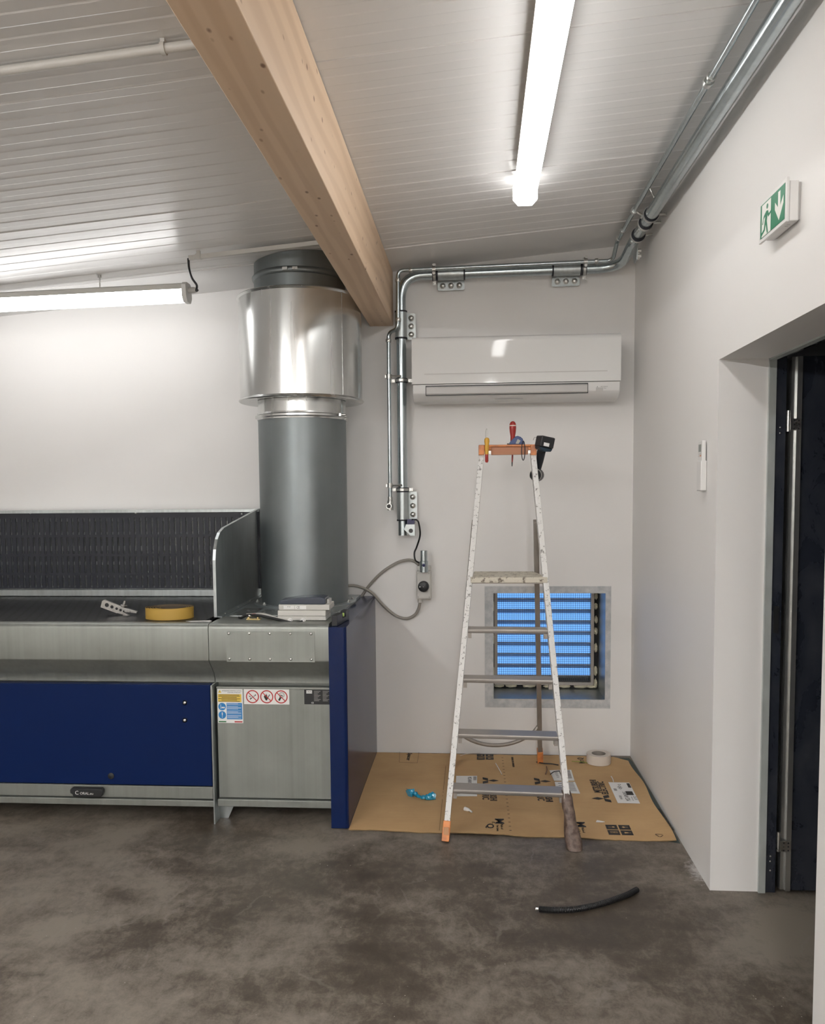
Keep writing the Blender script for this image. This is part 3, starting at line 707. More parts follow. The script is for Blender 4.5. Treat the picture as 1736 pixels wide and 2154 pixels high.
# brass terminal
p = Vector((P(536, 1306, 'Y', 3.74).x, 3.735, WZ))
t = thing('brass_terminal', tuple(p), 'small brass terminal block under the cables on the bench top', 'fitting')
b = MB(); b.box(p.x-.036, p.x+.030, p.y-.012, p.y+.012, WZ+.0005, WZ+.005); b.box(p.x-.03, p.x-.02, p.y-.01, p.y+.01, WZ+.005, WZ+.012); b.box(p.x+.014, p.x+.022, p.y-.01, p.y+.01, WZ+.005, WZ+.012); b.build('base', brass, t, bevel=.001)
b = MB(); b.cyl((p.x-.026, p.y, WZ+.018), (p.x+.020, p.y, WZ+.018), .006, 12); b.build('bar', steel, t)
b = MB(); b.box(p.x-.008, p.x+.004, p.y-.008, p.y+.008, WZ+.019, WZ+.027); b.build('red_cap', red_p, t)
p = Vector((P(570, 1308, 'Y', 3.72).x, 3.715, WZ)); b = MB(); b.tube(spline([p+Vector((-.03, .03, .004)), p+Vector((-.005, .0, .004)), p+Vector((.03, -.005, .004))]), .0035, 8); b.cyl(p+Vector((.026, -.008, .007)), p+Vector((.034, 0, .007)), .006, 10)
tag(b.build('loose_connector', steel), 'small loose metal connector lying right of the brass terminal', 'fitting')
# spirit level on end-panel top
zt_ = .919
t = thing('spirit_level', (-.60, 3.72, zt_), 'short black spirit level with green vial on top of blue end panel', 'level')
a0 = P(703, 1318, 'Z', zt_); M = frame((-.632, 3.625, zt_), (.12, 1, 0), (0, 0, 1))
Ll = .20; b = MB(); b.prism([(0, 0), (Ll, 0), (Ll, .048), (Ll*.72, .048), (Ll*.72, .022), (Ll*.45, .022), (Ll*.45, .048), (0, .048)], M, .026); b.build('body', blackp, t, bevel=.0015)
b = MB(); b.cyl(M @ Vector((Ll*.585, .034, -.0+.0)), M @ Vector((Ll*.585, .034, .024)), .009, 14); b.build('vial', mat('vial_green', (.45, .65, .12), .1), t)
b = MB(); b.lathe([(0, 0), (.010, 0), (.010, .001), (0, .001)], M @ Matrix.Translation((Ll*.2, .026, -.0012)), 16); b.build('end_vial', white_m, t)

# ------------------------------------------------------------------ air conditioner
AX0, AX1, AZ0, AZ1, AY = -.324, .776, 1.992, 2.338, 4.466
ac = thing('air_conditioner', ((AX0+AX1)/2, D, AZ0), 'white wall-mounted split air conditioner unit above the stepladder', 'air conditioner')
prof = [(D-.002, 2.015), (4.60, AZ0), (4.52, AZ0+.006), (AY+.014, 2.022), (AY+.003, 2.034), (AY, 2.04), (AY, 2.082), (AY+.002, 2.084), (D-.002, 2.084)]
extr('lower_casing', prof, AX0+.004, AX1-.004, white_m, ac, bevel=.003)
prof = [(D-.002, 2.0865)] + [(AY-.006+.007*(z_-2.0865), z_) for z_ in (2.0865, 2.306)] + [(AY-.004, 2.320), (AY+.004, 2.331), (AY+.02, 2.336), (D-.002, AZ1-.001)]
pz = extr('front_panel', prof, AX0, AX1, white_p, ac)
x0, x1 = P(893, 785, 'Y', AY).x, P(1278, 780, 'Y', AY).x; zz = P(1080, 784, 'Y', AY).z
b = MB(); b.box(x0, x1, AY-.0066, AY-.001, zz-.0025, zz+.0025); b.build('groove', flap_m, pz)
x0, x1 = P(896, 820, 'Y', AY).x, P(1237, 815, 'Y', AY).x
b = MB(); b.box(x0-.001, x1+.001, AY-.0015, AY+.001, 2.024, 2.078); b.build('outlet_slot', blackp, ac)
b = MB(); b.prism([(AY-.003, 2.0725), (AY-.010, 2.066), (AY-.009, 2.034), (AY-.002, 2.028)], frame((x0+.003, 0, 0), (0, 1, 0), (0, 0, 1)), x1-x0-.006); b.build('vane', flap_m, ac, bevel=.001)
x0, x1 = P(1254, 825, 'Y', AY).x, P(1269, 825, 'Y', AY).x
b = MB(); b.box(x0, x1, AY-.0012, AY+.001, 2.036, 2.053); b.build('receiver_window', flap_m, ac)
b = MB(); cxl, czl = P(1257, 815, 'Y', AY).x, P(1257, 815, 'Y', AY).z
FA = lambda x, z: frame((x, AY-.0004, z), (1, 0, 0), (0, 0, 1))
def tri_logo(b, M, s):
    for a in (0, 2*PI/3, 4*PI/3):
        Q = M @ Matrix.Rotation(a, 4, 'Z'); h = s*.5; w = s*.26
        b.prism([(0, 0), (w, h*.87), (0, 2*h*.87), (-w, h*.87)], Q, .0003)
tri_logo(b, FA(cxl, czl), .009); b.text('MITSUBISHI', .008, FA(cxl+.035, czl+.004), .0002, sx=.9); b.text('ELECTRIC', .008, FA(cxl+.032, czl-.005), .0002, sx=.9)
b.build('maker_mark', mat('grey_ink', (.25, .25, .25), .5), ac, smooth=0)
b = MB(); b.box(.12, .27, 4.50, 4.53, 2.0005-.0012, 2.002); b.build('bottom_sticker', flap_m, ac)

# ------------------------------------------------------------------ zinc conduit run
PY = 4.625; PR = .0315
pv = P(846, 900, 'Y', PY).x; zbot = P(846, 1126, 'Y', PY).z
hz0, hz1 = P(900, 578, 'Y', PY).z, P(1240, 565, 'Y', PY).z
PX, PZ = .818, 2.772
t = thing('zinc_conduit', (pv, D, 2.5), 'thick galvanised conduit along the right wall, round the corner and down beside the air conditioner', 'conduit')
path = arc([(pv, PY, zbot), (pv, PY, hz0-.002), (PX-.02, PY, hz1+.002), (PX, 4.40, PZ), (PX, 3.9, PZ)], .13, 10)
b = MB(); b.tube(path, PR*.86, 28); b.build('pipe', galv_pipe, t)
b = MB(); b.cyl((PX, 3.93, PZ), (PX, YB+.01, PZ), PR*.95, 28); b.build('ceiling_pipe', galv_pipe, t)
def sleeve(a, c, nplate, along):
    a, c = Vector(a), Vector(c); d_ = (c-a).normalized()
    b = MB(); b.tube([a, c], PR*1.05, 28); s_ = b.build('sleeve', galv, t)
    for e in (a, c):
        b = MB(); b.tube([e-d_*.004, e+d_*.004], PR*1.10, 24); b.build('gasket', rubber, s_)
    # plate with three domed bolts
    n_ = Vector(nplate); mid = (a+c)/2; Lh = (c-a).length/2; M = frame(mid + n_*(PR+.020) + Vector((0, .045, 0)), d_, n_)
    b = MB(); w = .026; pts_ = [(-Lh, -w), (Lh, -w), (Lh, w-.006), (Lh-.006, w), (-Lh+.006, w), (-Lh, w-.006)]
    sgn = 1
    b.prism(pts_, M, .004); pl = b.build('mounting_plate', galv, s_)
    nn = Vector((0, -1, 0))
    for k in (-.62, 0, .62):
        c_ = mid + n_*(PR+.022) + Vector((0, .040, 0)) + d_*(Lh*k); b = MB(); b.cyl(c_, c_+nn*.004, .0165, 16); b.dome(c_+nn*.004, nn, .0155, .013); b.build('bolt', zinc, pl)
zz = lambda y: P(848, y, 'Y', PY).z
xx_ = lambda x: P(x, 570, 'Y', PY).x
hz = lambda X: hz0+(hz1-hz0)*(X-xx_(900))/(xx_(1240)-xx_(900))
sleeve((pv, PY, zz(1094)), (pv, PY, zz(1034)), (1, 0, 0), 0); sleeve((pv, PY, zz(712)), (pv, PY, zz(656)), (1, 0, 0), 0)
sleeve((xx_(920), PY, hz(xx_(920))), (xx_(977), PY, hz(xx_(977))), (0, 0, -1), 0); sleeve((xx_(1163), PY, hz(xx_(1163))), (xx_(1222), PY, hz(xx_(1222))), (0, 0, -1), 0)
def clamp(c, d_, ear, r=PR*1.12, w=.012, stub=None):
    c, d_, ear = Vector(c), Vector(d_).normalized(), Vector(ear)
    b = MB(); b.tube([c-d_*w, c+d_*w], r*.97, 28); g = b.build('rubber_lining', rubber, t)
    b = MB(); b.tube([c-d_*w*.6, c+d_*w*.6], r*1.06, 28)
    for s_ in (1, -1):
        q = c + ear*s_*(r*1.06+.010); b.bar(q-d_*w*.7, q+d_*w*.7, .02, .005, Vector((0, 1, 0)) if abs(ear.y) < .5 else (0, 0, 1))
        b.cyl(q-Vector((0, .012, 0)), q+Vector((0, .012, 0)), .005, 8)
    if stub: b.cyl(c, Vector(stub), .006, 10)
    b.build('pipe_clamp', zinc, t)
for y in (801, 1030): clamp((pv, PY, zz(y)), (0, 0, 1), (1, 0, 0), stub=(pv, D-.001, zz(y)))
for x in (914, 1229): clamp((xx_(x), PY, hz(xx_(x))), (1, 0, .03), (0, 0, 1), stub=(xx_(x), D-.001, hz(xx_(x))))
for y in (4.08, 3.96): clamp((PX, y, PZ), (0, 1, 0), (.7, 0, .7) if y > 4 else (.9, 0, .2), stub=(XR-.001, y, PZ))
clamp((PX, 4.26, PZ-.002), (0, 1, 0), (.7, 0, .7), stub=(XR-.001, 4.26, PZ))
for y in (1.3, -.6, -2.4): clamp((PX, y, PZ), (0, 1, 0), (.7, 0, .7), stub=(XR-.001, y, PZ))
# hanging lug under the corner
M = frame((PX+.004, 4.33, PZ-.035), (0, 1, 0), (0, 0, -1)); b = MB(); b.prism([(-.05, 0), (.045, 0), (.05, .05), (.01, .085), (-.045, .075), (-.055, .03)], M, .006)
lug = b.build('corner_plate', galv, t)
for i in (-.025, .02):
    for j in (.03, .055): b = MB(); b.cyl((PX+.004, 4.33+i, PZ-.035-j), (PX+.024, 4.33+i, PZ-.035-j), .009, 6); b.build('bolt', zinc, lug)
# bottom end box
x0, x1 = P(850, 1110, 'Y', 4.58).x, P(873, 1110, 'Y', 4.58).x; z0, z1 = P(860, 1127, 'Y', 4.58).z, P(860, 1103, 'Y', 4.58).z
b = MB(); b.prism([(x0, z0+.035), (x0+.012, z1), (x1, z1), (x1, z0), (x0+.035, z0)], frame((0, 4.58, 0), (1, 0, 0), (0, 0, 1)), -.03)
eb = b.build('end_fitting', galv, t, bevel=.001)
b = MB(); c_ = ((x0+x1)/2+.008, 4.58, (z0+z1)/2-.004); b.lathe([(0, 0), (.012, 0), (.012, .002), (0, .002)], axis(c_, (0, -1, 0)), 20); b.build('knockout', blackp, eb)
b = MB(); b.box(x0+.018, x1-.004, 4.59, 4.615, z1, z1+.028); b.build('blue_insert', blue_steel, eb)

# thin conduit in front
TR = .0105; TY = 4.565
t2 = thing('thin_conduit', (pv-.08, D, 2.2), 'thin galvanised conduit alongside the thick one, with stepped elbows and open tee end', 'conduit')
p1, p2 = P(821, 1045, 'Y', 4.60), P(818, 705, 'Y', 4.60)
q1 = P(843, 690, 'Y', TY); q2 = P(846, 585, 'Y', TY-.0)
X1 = P(1262, 568, 'Y', TY)
path = arc([(p1.x, 4.60, p1.z), (p1.x, 4.60, p2.z+.012), (pv-.012, TY, p2.z+.028), (pv-.010, TY, hz0+.012), (.745, TY, hz(.7)+.022), (.752, 4.47, 2.80), (.752, 4.2, 2.808)], .035, 6)
b = MB(); b.tube(path, TR, 16); b.build('pipe', galv_pipe, t2)
b = MB(); b.cyl((.752, 4.2, 2.808), (.752, YB+.01, 2.808), TR, 16); b.build('ceiling_pipe', galv_pipe, t2)
def collar(c, d_, r=TR*1.35, w=.009):
    c, d_ = Vector(c), Vector(d_).normalized(); b = MB(); b.tube([c-d_*w, c-d_*w*.5, c+d_*w*.5, c+d_*w], [r, r*1.1, r*1.1, r], 16); b.build('coupling', zinc, t2)
for c_, d_ in (((p1.x, 4.60, p2.z-.03), (0, 0, 1)), ((pv-.010, TY, p2.z+.075), (0, 0, 1)), ((pv-.010, TY, hz0-.04), (0, 0, 1)), ((pv+.06, TY, hz0+.012), (1, 0, 0)), ((.66, TY, hz(.66)+.022), (1, 0, 0)), ((.752, 4.42, 2.805), (0, 1, 0)), ((.752, 4.30, 2.807), (0, 1, 0))): collar(c_, d_)
yk = 1740*(2.808-1.517)/(1032-228); collar((.752, yk, 2.808), (0, 1, 0), TR*1.6, .012); collar((.752, yk-.035, 2.808), (0, 1, 0), TR*1.4, .006)
# tee end
b = MB(); c_ = Vector((p1.x, 4.60, p1.z)); b.tube([c_+Vector((0, 0, .0)), c_-Vector((0, 0, .02)), c_-Vector((0, 0, .022)), c_-Vector((0, 0, .075))], [TR*1.3, TR*1.3, TR*1.6, TR*1.7], 16)
b.cyl(c_-Vector((0, 0, .052)), c_-Vector((.004, .035, .052)), TR*1.55, 16); te = b.build('tee_fitting', zinc, t2)
b = MB(); b.lathe([(0, 0), (TR*1.1, 0), (TR*1.1, .001), (0, .001)], axis(c_-Vector((.0042, .0352, .052)), (0, -1, 0)), 16); b.build('opening', blackp, te)
for y in (793, 1021):
    z_ = zz(y); b = MB(); b.tube([(p1.x, 4.60, z_-.012), (p1.x, 4.60, z_+.012)], TR*1.5, 16); b.box(p1.x-.022, p1.x-.014, 4.595, 4.605, z_-.008, z_+.008); b.cyl((p1.x, 4.60, z_), (pv, 4.585, z_), .0055, 8); b.build('pipe_clamp', zinc, t2)
for x in (914, 1229):
    X_ = xx_(x); b = MB(); zq_ = hz(X_)+.012+(.010 if x > 1000 else 0); b.tube([(X_-.010, TY, zq_), (X_+.010, TY, zq_)], TR*1.5, 16)
    for s_ in (1, -1): b.cyl((X_, TY-.014, zq_+s_*.022), (X_, TY+.02, zq_+s_*.022), .008, 8)
    b.build('pipe_clamp', zinc, t2)
b = MB(); b.tube([(.752, 4.00, 2.808), (.752, 4.02, 2.808)], TR*1.6, 16); b.cyl((.752, 4.01, 2.808), (PX, 4.02, PZ), .0055, 8); b.build('pipe_clamp', zinc, t2)
# thin rod of ceiling hanger
b = MB(); b.cyl((PX-.012, 3.83, PZ+.028), (PX-.035, 3.83, zc(PX)-.002), .004, 8); b.build('hanger_rod', zinc, t2)

# ------------------------------------------------------------------ switch box, cables
SBY = 4.62
x0, x1 = P(876, 1230, 'Y', SBY).x, P(907, 1230, 'Y', SBY).x; z0, z1 = P(890, 1261, 'Y', SBY).z, P(890, 1201, 'Y', SBY).z
t = thing('rotary_switch', ((x0+x1)/2, D, (z0+z1)/2), 'grey isolator switch box with black rotary knob on the back wall', 'switch')
b = MB(); b.box(x0, x1, SBY, D-.001, z0, z1); bx_ = b.build('box', grey_p, t, bevel=.005)
b = MB(); b.box(x0+.003, x1-.003, SBY+.02, D-.002, z1, z1+.026); b.build('top_shroud', grey_p, t, bevel=.003)
b = MB(); b.box(x0+.004, x1-.004, SBY-.006, SBY, z0+.006, z1-.003); b.build('cover', grey_p, t, bevel=.004)
cxk, czk = (x0+x1)/2, P(890, 1233, 'Y', SBY).z
b = MB(); b.box(cxk-.026, cxk+.026, SBY-.009, SBY-.006, czk-.030, czk+.026); b.build('knob_plate', grey_p, t, bevel=.001)
b = MB(); b.lathe([(0, .0), (.031, 0), (.031, .010), (.028, .014), (.028, .024), (.024, .027), (0, .027)], axis((cxk, SBY-.009, czk), (0, -1, 0)), 40); kn_ = b.build('knob', blackp, t, label='black round knob')
b = MB(); b.lathe([(0, 0), (.0022, 0), (.0022, .0005), (0, .0005)], axis((cxk, SBY-.0362, czk), (0, -1, 0)), 10); b.lathe([(0, 0), (.003, 0), (.003, .0005), (0, .0005)], axis((cxk-.019, SBY-.0362, czk), (0, -1, 0)), 10); b.build('pointer_mark', white_m, kn_)
for i in (0, 1):
    for j in (0, 1): b = MB(); b.dome((x0+.011+i*(x1-x0-.022), SBY-.006, z0+.015+j*(z1-z0-.028)), (0, -1, 0), .004, .002, 10); b.build('screw', flap_m, bx_)
b = MB(); zt1, zt2 = P(892, 1158, 'Y', 4.60).z, P(892, 1180, 'Y', 4.60).z; cxs = P(892, 1180, 'Y', 4.60).x
b.tube([(cxs, 4.60, z1-.004), (cxs, 4.60, zt2), (cxs, 4.60, zt2+.002), (cxs, 4.60, zt1)], [.0235, .0235, .0195, .0195], 24); st = b.build('steel_stub', galv_pipe, t)
b = MB(); b.dome((cxs, 4.577, zt2-.022), (0, -1, 0), .009, .006); b.build('plug', blue_steel, st)
b = MB(); gx = x0+.018; b.cyl((gx, 4.66, z0+.001), (gx, 4.66, z0-.022), .014, 14); b.build('cable_gland', grey_p, t)
k = spline([P(876, 1093, 'Y', 4.60), P(881, 1100, 'Y', 4.60), P(884, 1125, 'Y', 4.62), P(877, 1150, 'Y', 4.66), P(872, 1163, 'Y', 4.66), P(874, 1178, 'Y', 4.65), P(882, 1184, 'Y', 4.63)], 8)
b = MB(); b.tube([P(866, 1093, 'Y', 4.59)] + k, .0048, 10); tag(b.build('black_lead', cable_k), 'thin black lead dropping from conduit end to the rotary switch box', 'cable')
k = spline([P(881, 1188, 'Y', 4.655), P(872, 1181, 'Y', 4.67), P(858, 1178, 'Y', 4.675), P(835, 1184, 'Y', 4.68), P(805, 1203, 'Y', 4.685), P(780, 1228, 'Y', 4.688), P(764, 1250, 'Y', 4.68), P(750, 1275, 'Y', 4.66)], 8)
b = MB(); b.tube(k, .0085, 12); tag(b.build('grey_cable', cable_g), 'grey cable arching from top of switch box down behind the blue panel', 'cable')
k = spline([P(715, 1236, 'Y', 4.63), P(735, 1232, 'Y', 4.63), P(755, 1234, 'Y', 4.65), P(782, 1247, 'Y', 4.67), P(808, 1275, 'Y', 4.68), P(833, 1295, 'Y', 4.685), P(855, 1301, 'Y', 4.685), P(872, 1294, 'Y', 4.68), P(880, 1282, 'Y', 4.67), Vector((gx, 4.66, z0-.022))], 8)
b = MB(); b.tube(k, .0085, 12); tag(b.build('grey_cable', cable_g), 'grey cable sagging from behind the duct to the bottom of switch box', 'cable')

# ------------------------------------------------------------------ wall vent
vent = thing('louvred_vent', ((VX0+VX1)/2, D, VZ0), 'square louvred air vent with wire mesh low in the back wall behind the stepladder', 'vent')
a0, a1 = P(1020, 1360, 'Y', D).x, P(1285, 1360, 'Y', D).x; c0_, c1_ = P(1150, 1489, 'Y', D).z, P(1150, 1233, 'Y', D).z
b = MB(); e = .0018
for (xa, xb, za, zb) in ((a0, VX0-.0, c0_, c1_), (VX1, a1, c0_, c1_), (VX0, VX1, c0_, VZ0), (VX0, VX1, VZ1, c1_)): b.box(xa, xb, D-e, D-.0002, za, zb)
b.build('joint_tape_surround', joint_m, vent)
b = MB(); VD = .29; tk_ = .0015
b.box(VX0, VX0+tk_, D-.001, D+WT, VZ0, VZ1); b.box(VX1-tk_, VX1, D-.001, D+WT, VZ0, VZ1); b.box(VX0, VX1, D-.001, D+WT, VZ0, VZ0+tk_); b.box(VX0, VX1, D-.001, D+WT, VZ1-tk_, VZ1)
b.build('reveal_lining', galv, vent)
fy = D+.25; ix0, ix1, iz0, iz1 = VX0+.012, VX1-.028, VZ0+.024, VZ1-.012
b = MB(); w = .018
b.box(ix0, ix0+w, fy, fy+.045, iz0, iz1); b.box(ix1-w, ix1, fy, fy+.045, iz0, iz1); b.box(ix0+w, ix1-w, fy, fy+.045, iz0, iz0+w); b.box(ix0+w, ix1-w, fy, fy+.045, iz1-w, iz1)
b.build('vent_frame', leg_m, vent)
b = MB(); e_ = .0016
for (xa, xb, za, zb) in ((VX0+e_, ix0, VZ0+e_, VZ1-e_), (ix1, VX1-e_, VZ0+e_, VZ1-e_), (ix0, ix1, VZ0+e_, iz0), (ix0, ix1, iz1, VZ1-e_)): b.box(xa, xb, fy+.03, fy+.05, za, zb)
b.build('added_gap_blocker', gap_black, vent)  # black plates added round the frame to keep sky light off the lining
bx0, bx1 = ix0+w, ix1-w; pit = .0665
sky_al = m_galv('blade_aluminium', (.35, .38, .42), .4, (5, 50, 50), .1, .6)
for i in range(8):
    z_ = iz1-.052-pit*i; b = MB(); M = frame((bx0, 0, 0), (0, 1, 0), (0, 0, 1)); y_ = fy+.012
    b.prism([(y_, z_), (y_+.003, z_+.001), (y_+.030, z_-.020), (y_+.030, z_-.027), (y_+.026, z_-.027), (y_, z_-.005)], M, bx1-bx0)
    b.build('blade', sky_al, vent)
b = MB(); b.box(bx0, bx1, fy+.03, fy+.034, iz0+w, iz0+w+.035); b.build('lower_baffle', rubber, vent)
wire_m = mat('dark_wire', (.10, .12, .13), .5, .6)
b = MB(); x = bx0; 
while x < bx1: b.box(x-.0008, x+.0008, fy+.001, fy+.002, iz0+w, iz1-w); x += .0125
z = iz0+w
while z < iz1-w: b.box(bx0, bx1, fy+.002, fy+.003, z-.0008, z+.0008); z += .0125
b.build('wire_mesh', wire_m, vent, smooth=0)
# blobs of mounting foam around the frame
rr = random.Random(3)
for (x, z, sx_, sz_) in [(ix1+.012, VZ0+f_, .011, h_) for f_, h_ in ((.035, .028), (.11, .03), (.25, .028), (.35, .022), (.42, .022), (.50, .02), (.56, .02))] + [(ix0+f_, iz0-.009, w2, .010) for f_, w2 in ((.03, .03), (.10, .035), (.21, .04), (.33, .035), (.42, .035), (.52, .045), (.58, .03))] + [(ix0-.005, VZ0+f_, .006, .03) for f_ in (.1, .3, .5)]:
    b = MB(); bmesh.ops.create_icosphere(b.bm, subdivisions=3, radius=1)
    for v_ in b.bm.verts:
        n_ = 1+.16*math.sin(v_.co.x*7+x*40)*math.cos(v_.co.z*6+z*30); v_.co = Vector((v_.co.x*sx_*n_+x, v_.co.y*.022*n_+fy+.012, v_.co.z*sz_*n_+z))
    b.build('foam_blob', foam, vent)

# ------------------------------------------------------------------ ladder
FLf, FRf = Vector((-.125, 3.485, 0)), Vector((.412, 3.455, 0))
FLt, FRt = P(1014, 950, 'Y', 4.035), P(1121, 950, 'Y', 4.03)
RLf, RRf = Vector((-.120, 4.46, 0.006)), Vector((.368, 4.55, 0.006))
lad = thing('stepladder', ((FLf.x+FRf.x)/2, 4.0, 0), 'paint-spattered aluminium stepladder with orange top cap standing on the cardboard', 'ladder')
def at(a, c, z): t_ = (z-a.z)/(c.z-a.z); return a+(c-a)*t_
up_f = Vector((0, -1, .33)).normalized()
for n_, (a, c) in enumerate(((FLf, FLt), (FRf, FRt))):
    b = MB(); a_ = at(a, c, .03); b.bar(a_, c, .025, .048, up_f)
    b.build('front_rail', [rail_paint], lad, bevel=.0015)
RLt = at(FLf, FLt, 1.37)+Vector((-.004, .07, 0)); RRt = at(FRf, FRt, 1.37)+Vector((-.012, .07, 0))
for a, c in ((RLf, RLt), (RRf, RRt)):
    b = MB(); b.bar(at(a, c, .03), c, .024, .036, Vector((0, 1, .35)).normalized()); b.build('rear_rail', leg_m, lad, bevel=.0015)
def wedge(a, c, z0, z1, w, d_, m_, name, upv):
    b = MB(); p0, p1 = at(a, c, z0), at(a, c, z1); b.bar(p0, p1, w, d_, upv); return b.build(name, m_, lad, bevel=.003)
wedge(FLf, FLt, .004, .085, .033, .055, orange_p, 'foot', up_f)
wedge(RRf, RRt, .006, .085, .032, .046, orange_p, 'foot', Vector((0, 1, .35)).normalized()); wedge(RLf, RLt, .006, .085, .032, .046, orange_p, 'foot', Vector((0, 1, .35)).normalized())
b = MB(); b.mi = 0
for p_ in (FLf,): 
    c_ = at(FLf, FLt, .045)+Vector((0, -.029, .0)); b.box(c_.x-.011, c_.x+.011, c_.y-.002, c_.y+.002, c_.z-.022, c_.z+.026)
b.build('foot_inlay', mat('pale_orange', (.55, .30, .16), .5), lad, bevel=.0008)
# taped foot
b = MB(); n = 14; rings = []
for k in range(n+1):
    z = .002+.215*k/n; c_ = at(FRf, FRt, max(z, .0)); q = k/n
    rx = .017*(1-q)**.8+.018+.003*math.sin(q*9); ry = .018*(1-q)+.027
    rings.append([b.bm.verts.new((c_.x+.012*(1-q)+rx*math.copysign(abs(math.cos(a))**.75, math.cos(a))*(1+.05*math.sin(3*a+k)), c_.y+ry*math.copysign(abs(math.sin(a))**.75, math.sin(a)), z+.006*math.sin(2*a+k*1.7)*(0 < k < n))) for a in [2*PI*j/20 for j in range(20)]])
for A_, B_ in zip(rings, rings[1:]):
    for j in range(20): b.face([A_[j], A_[(j+1)%20], B_[(j+1)%20], B_[j]])
b.face(rings[0][::-1]); b.face(rings[-1]); b.build('taped_foot', taped, lad, label='foot bandaged in brown tape')
# treads
for z, dep in ((.215, .085), (.440, .085), (.672, .082), (.886, .080)):
    a, c = at(FLf, FLt, z), at(FRf, FRt, z); off_ = Vector((.0125, 0, 0)); a_ = a+off_; c_ = c-off_; dirn = (c_-a_).normalized()
    M = frame(a_+Vector((0, -.012, 0)), (0, 1, 0), (0, 0, 1)); Ln = (c_-a_).length
    b = MB(); back = Vector((0, 1, 0))
    pr = [(-.018, .0), (-.022, -.004), (-.022, -.012), (-.018, -.018), (-.010, -.018), (-.008, -.006), (dep-.025, -.006), (dep-.023, -.018), (dep-.018, -.018), (dep-.018, 0)]
    A_ = [b.bm.verts.new(a_+Vector((0, y, z_))) for y, z_ in pr]; B_ = [b.bm.verts.new(c_+Vector((0, y, z_))) for y, z_ in pr]
    b.face(A_); b.face(B_[::-1])
    for i in range(len(pr)): b.face([A_[i], A_[(i+1)%len(pr)], B_[(i+1)%len(pr)], B_[i]])
    tr = b.build('tread', tread_m, lad)
    for p_, s_ in ((a_, 1), (c_, -1)): b = MB(); b.box(min(p_.x, p_.x+s_*.016), max(p_.x, p_.x+s_*.016), p_.y-.016, p_.y+.02, p_.z-.042, p_.z-.018); b.build('tread_bracket', leg_m, tr)
# platform
za = 1.105; a, c = at(FLf, FLt, za), at(FRf, FRt, za)
b = MB(); x0, x1 = a.x+.015, c.x-.006; y0, y1 = a.y-.045, a.y+.24
top = [(x0-.012, y0), (x1+.014, y0), (x1-.03, y1), (x0+.005, y1)]
A_ = [b.bm.verts.new((x, y, za-.012)) for x, y in top]; B_ = [b.bm.verts.new((x, y, za+.014)) for x, y in top]
b.face(A_[::-1]); b.face(B_)
for i in range(4): b.face([A_[i], A_[(i+1)%4], B_[(i+1)%4], B_[i]])
b.build('platform', plat_paint, lad, bevel=.003, label='platform caked in pale paint')
b = MB(); b.bar((x0-.03, a.y+.03, za-.004), (x0+.02, a.y+.03, za-.004), .02, .016); b.box(x0-.006, x1+.004, y0+.012, y1-.02, za-.017, za-.012); b.build('platform_hinge', leg_m, lad)
# top cap
a, c = at(FLf, FLt, 1.70), at(FRf, FRt, 1.70)
b = MB(); b.bar(a+Vector((.012, -.02, 0)), c+Vector((-.012, -.02, 0)), .012, .014); b.build('top_bar', steel, lad)
b = MB(); zc0 = P(1066, 945, 'Y', 4.0).z; x0, x1 = FLt.x-.016, FRt.x+.016
b.box(x0, x1, 4.005, 4.10, FLt.z+.004, FLt.z+.030); b.box(x0, x0+.028, 3.99, 4.06, FLt.z-.018, FLt.z+.030); b.box(x1-.028, x1, 3.99, 4.06, FRt.z-.018, FRt.z+.030)
b.box(x0+.028, x1-.028, 3.995, 4.006, FLt.z+.020, FLt.z+.030); b.build('top_cap', orange_p, lad, bevel=.003, label='orange plastic top cap')
b = MB(); b.box(x0+.060, x1-.040, 4.0, 4.02, FLt.z-.018, FLt.z+.019); b.build('tool_tray', mat('dusty_orange', (.40, .17, .085), .5), lad, bevel=.002)
CZ = FLt.z+.030
# cross brace between rear rails
z_ = .245; a, c = at(RLf, RLt, z_), at(RRf, RRt, z_); pts_ = []
for k in range(17):
    s = k/16; p_ = a.lerp(c, s); p_.z -= .105*(1-(2*s-1)**2)**.75; pts_.append(p_)
b = MB(); b.tube(pts_, .0105, 12); b.build('bowed_brace', leg_m, lad)

# ------------------------------------------------------------------ tools on the ladder
# cable stripper (yellow with red end) hooked over the cap
p = P(1024, 930, 'Y', 3.985)
t = thing('cable_stripper', (p.x, 3.985, CZ), 'yellow cable knife with red handle hanging at the left end of ladder cap', 'tool')
zt = lambda y: P(1024, y, 'Y', 3.98).z
b = MB(); b.tube([(p.x+.001, 3.972, zt(921)), (p.x+.001, 3.972, zt(923)), (p.x+.001, 3.972, zt(928)), (p.x+.001, 3.972, zt(935)), (p.x, 3.972, zt(956))], [.006, .011, .0125, .010, .0085], 16); b.build('body', yellow_p, t)
b = MB(); b.tube([(p.x, 3.972, zt(956)), (p.x, 3.972, zt(970)), (p.x-.001, 3.972, zt(973))], [.008, .008, .005], 16); b.build('red_end', red_p, t)
b = MB(); b.tube(spline([(p.x-.004, 3.972, zt(921)), (p.x-.004, 3.972, zt(908)), (p.x-.001, 3.972, zt(903)), (p.x+.003, 3.972, zt(904)), (p.x+.002, 3.972, zt(921))], 6), .0012, 8); b.build('wire_hook', steel, t)
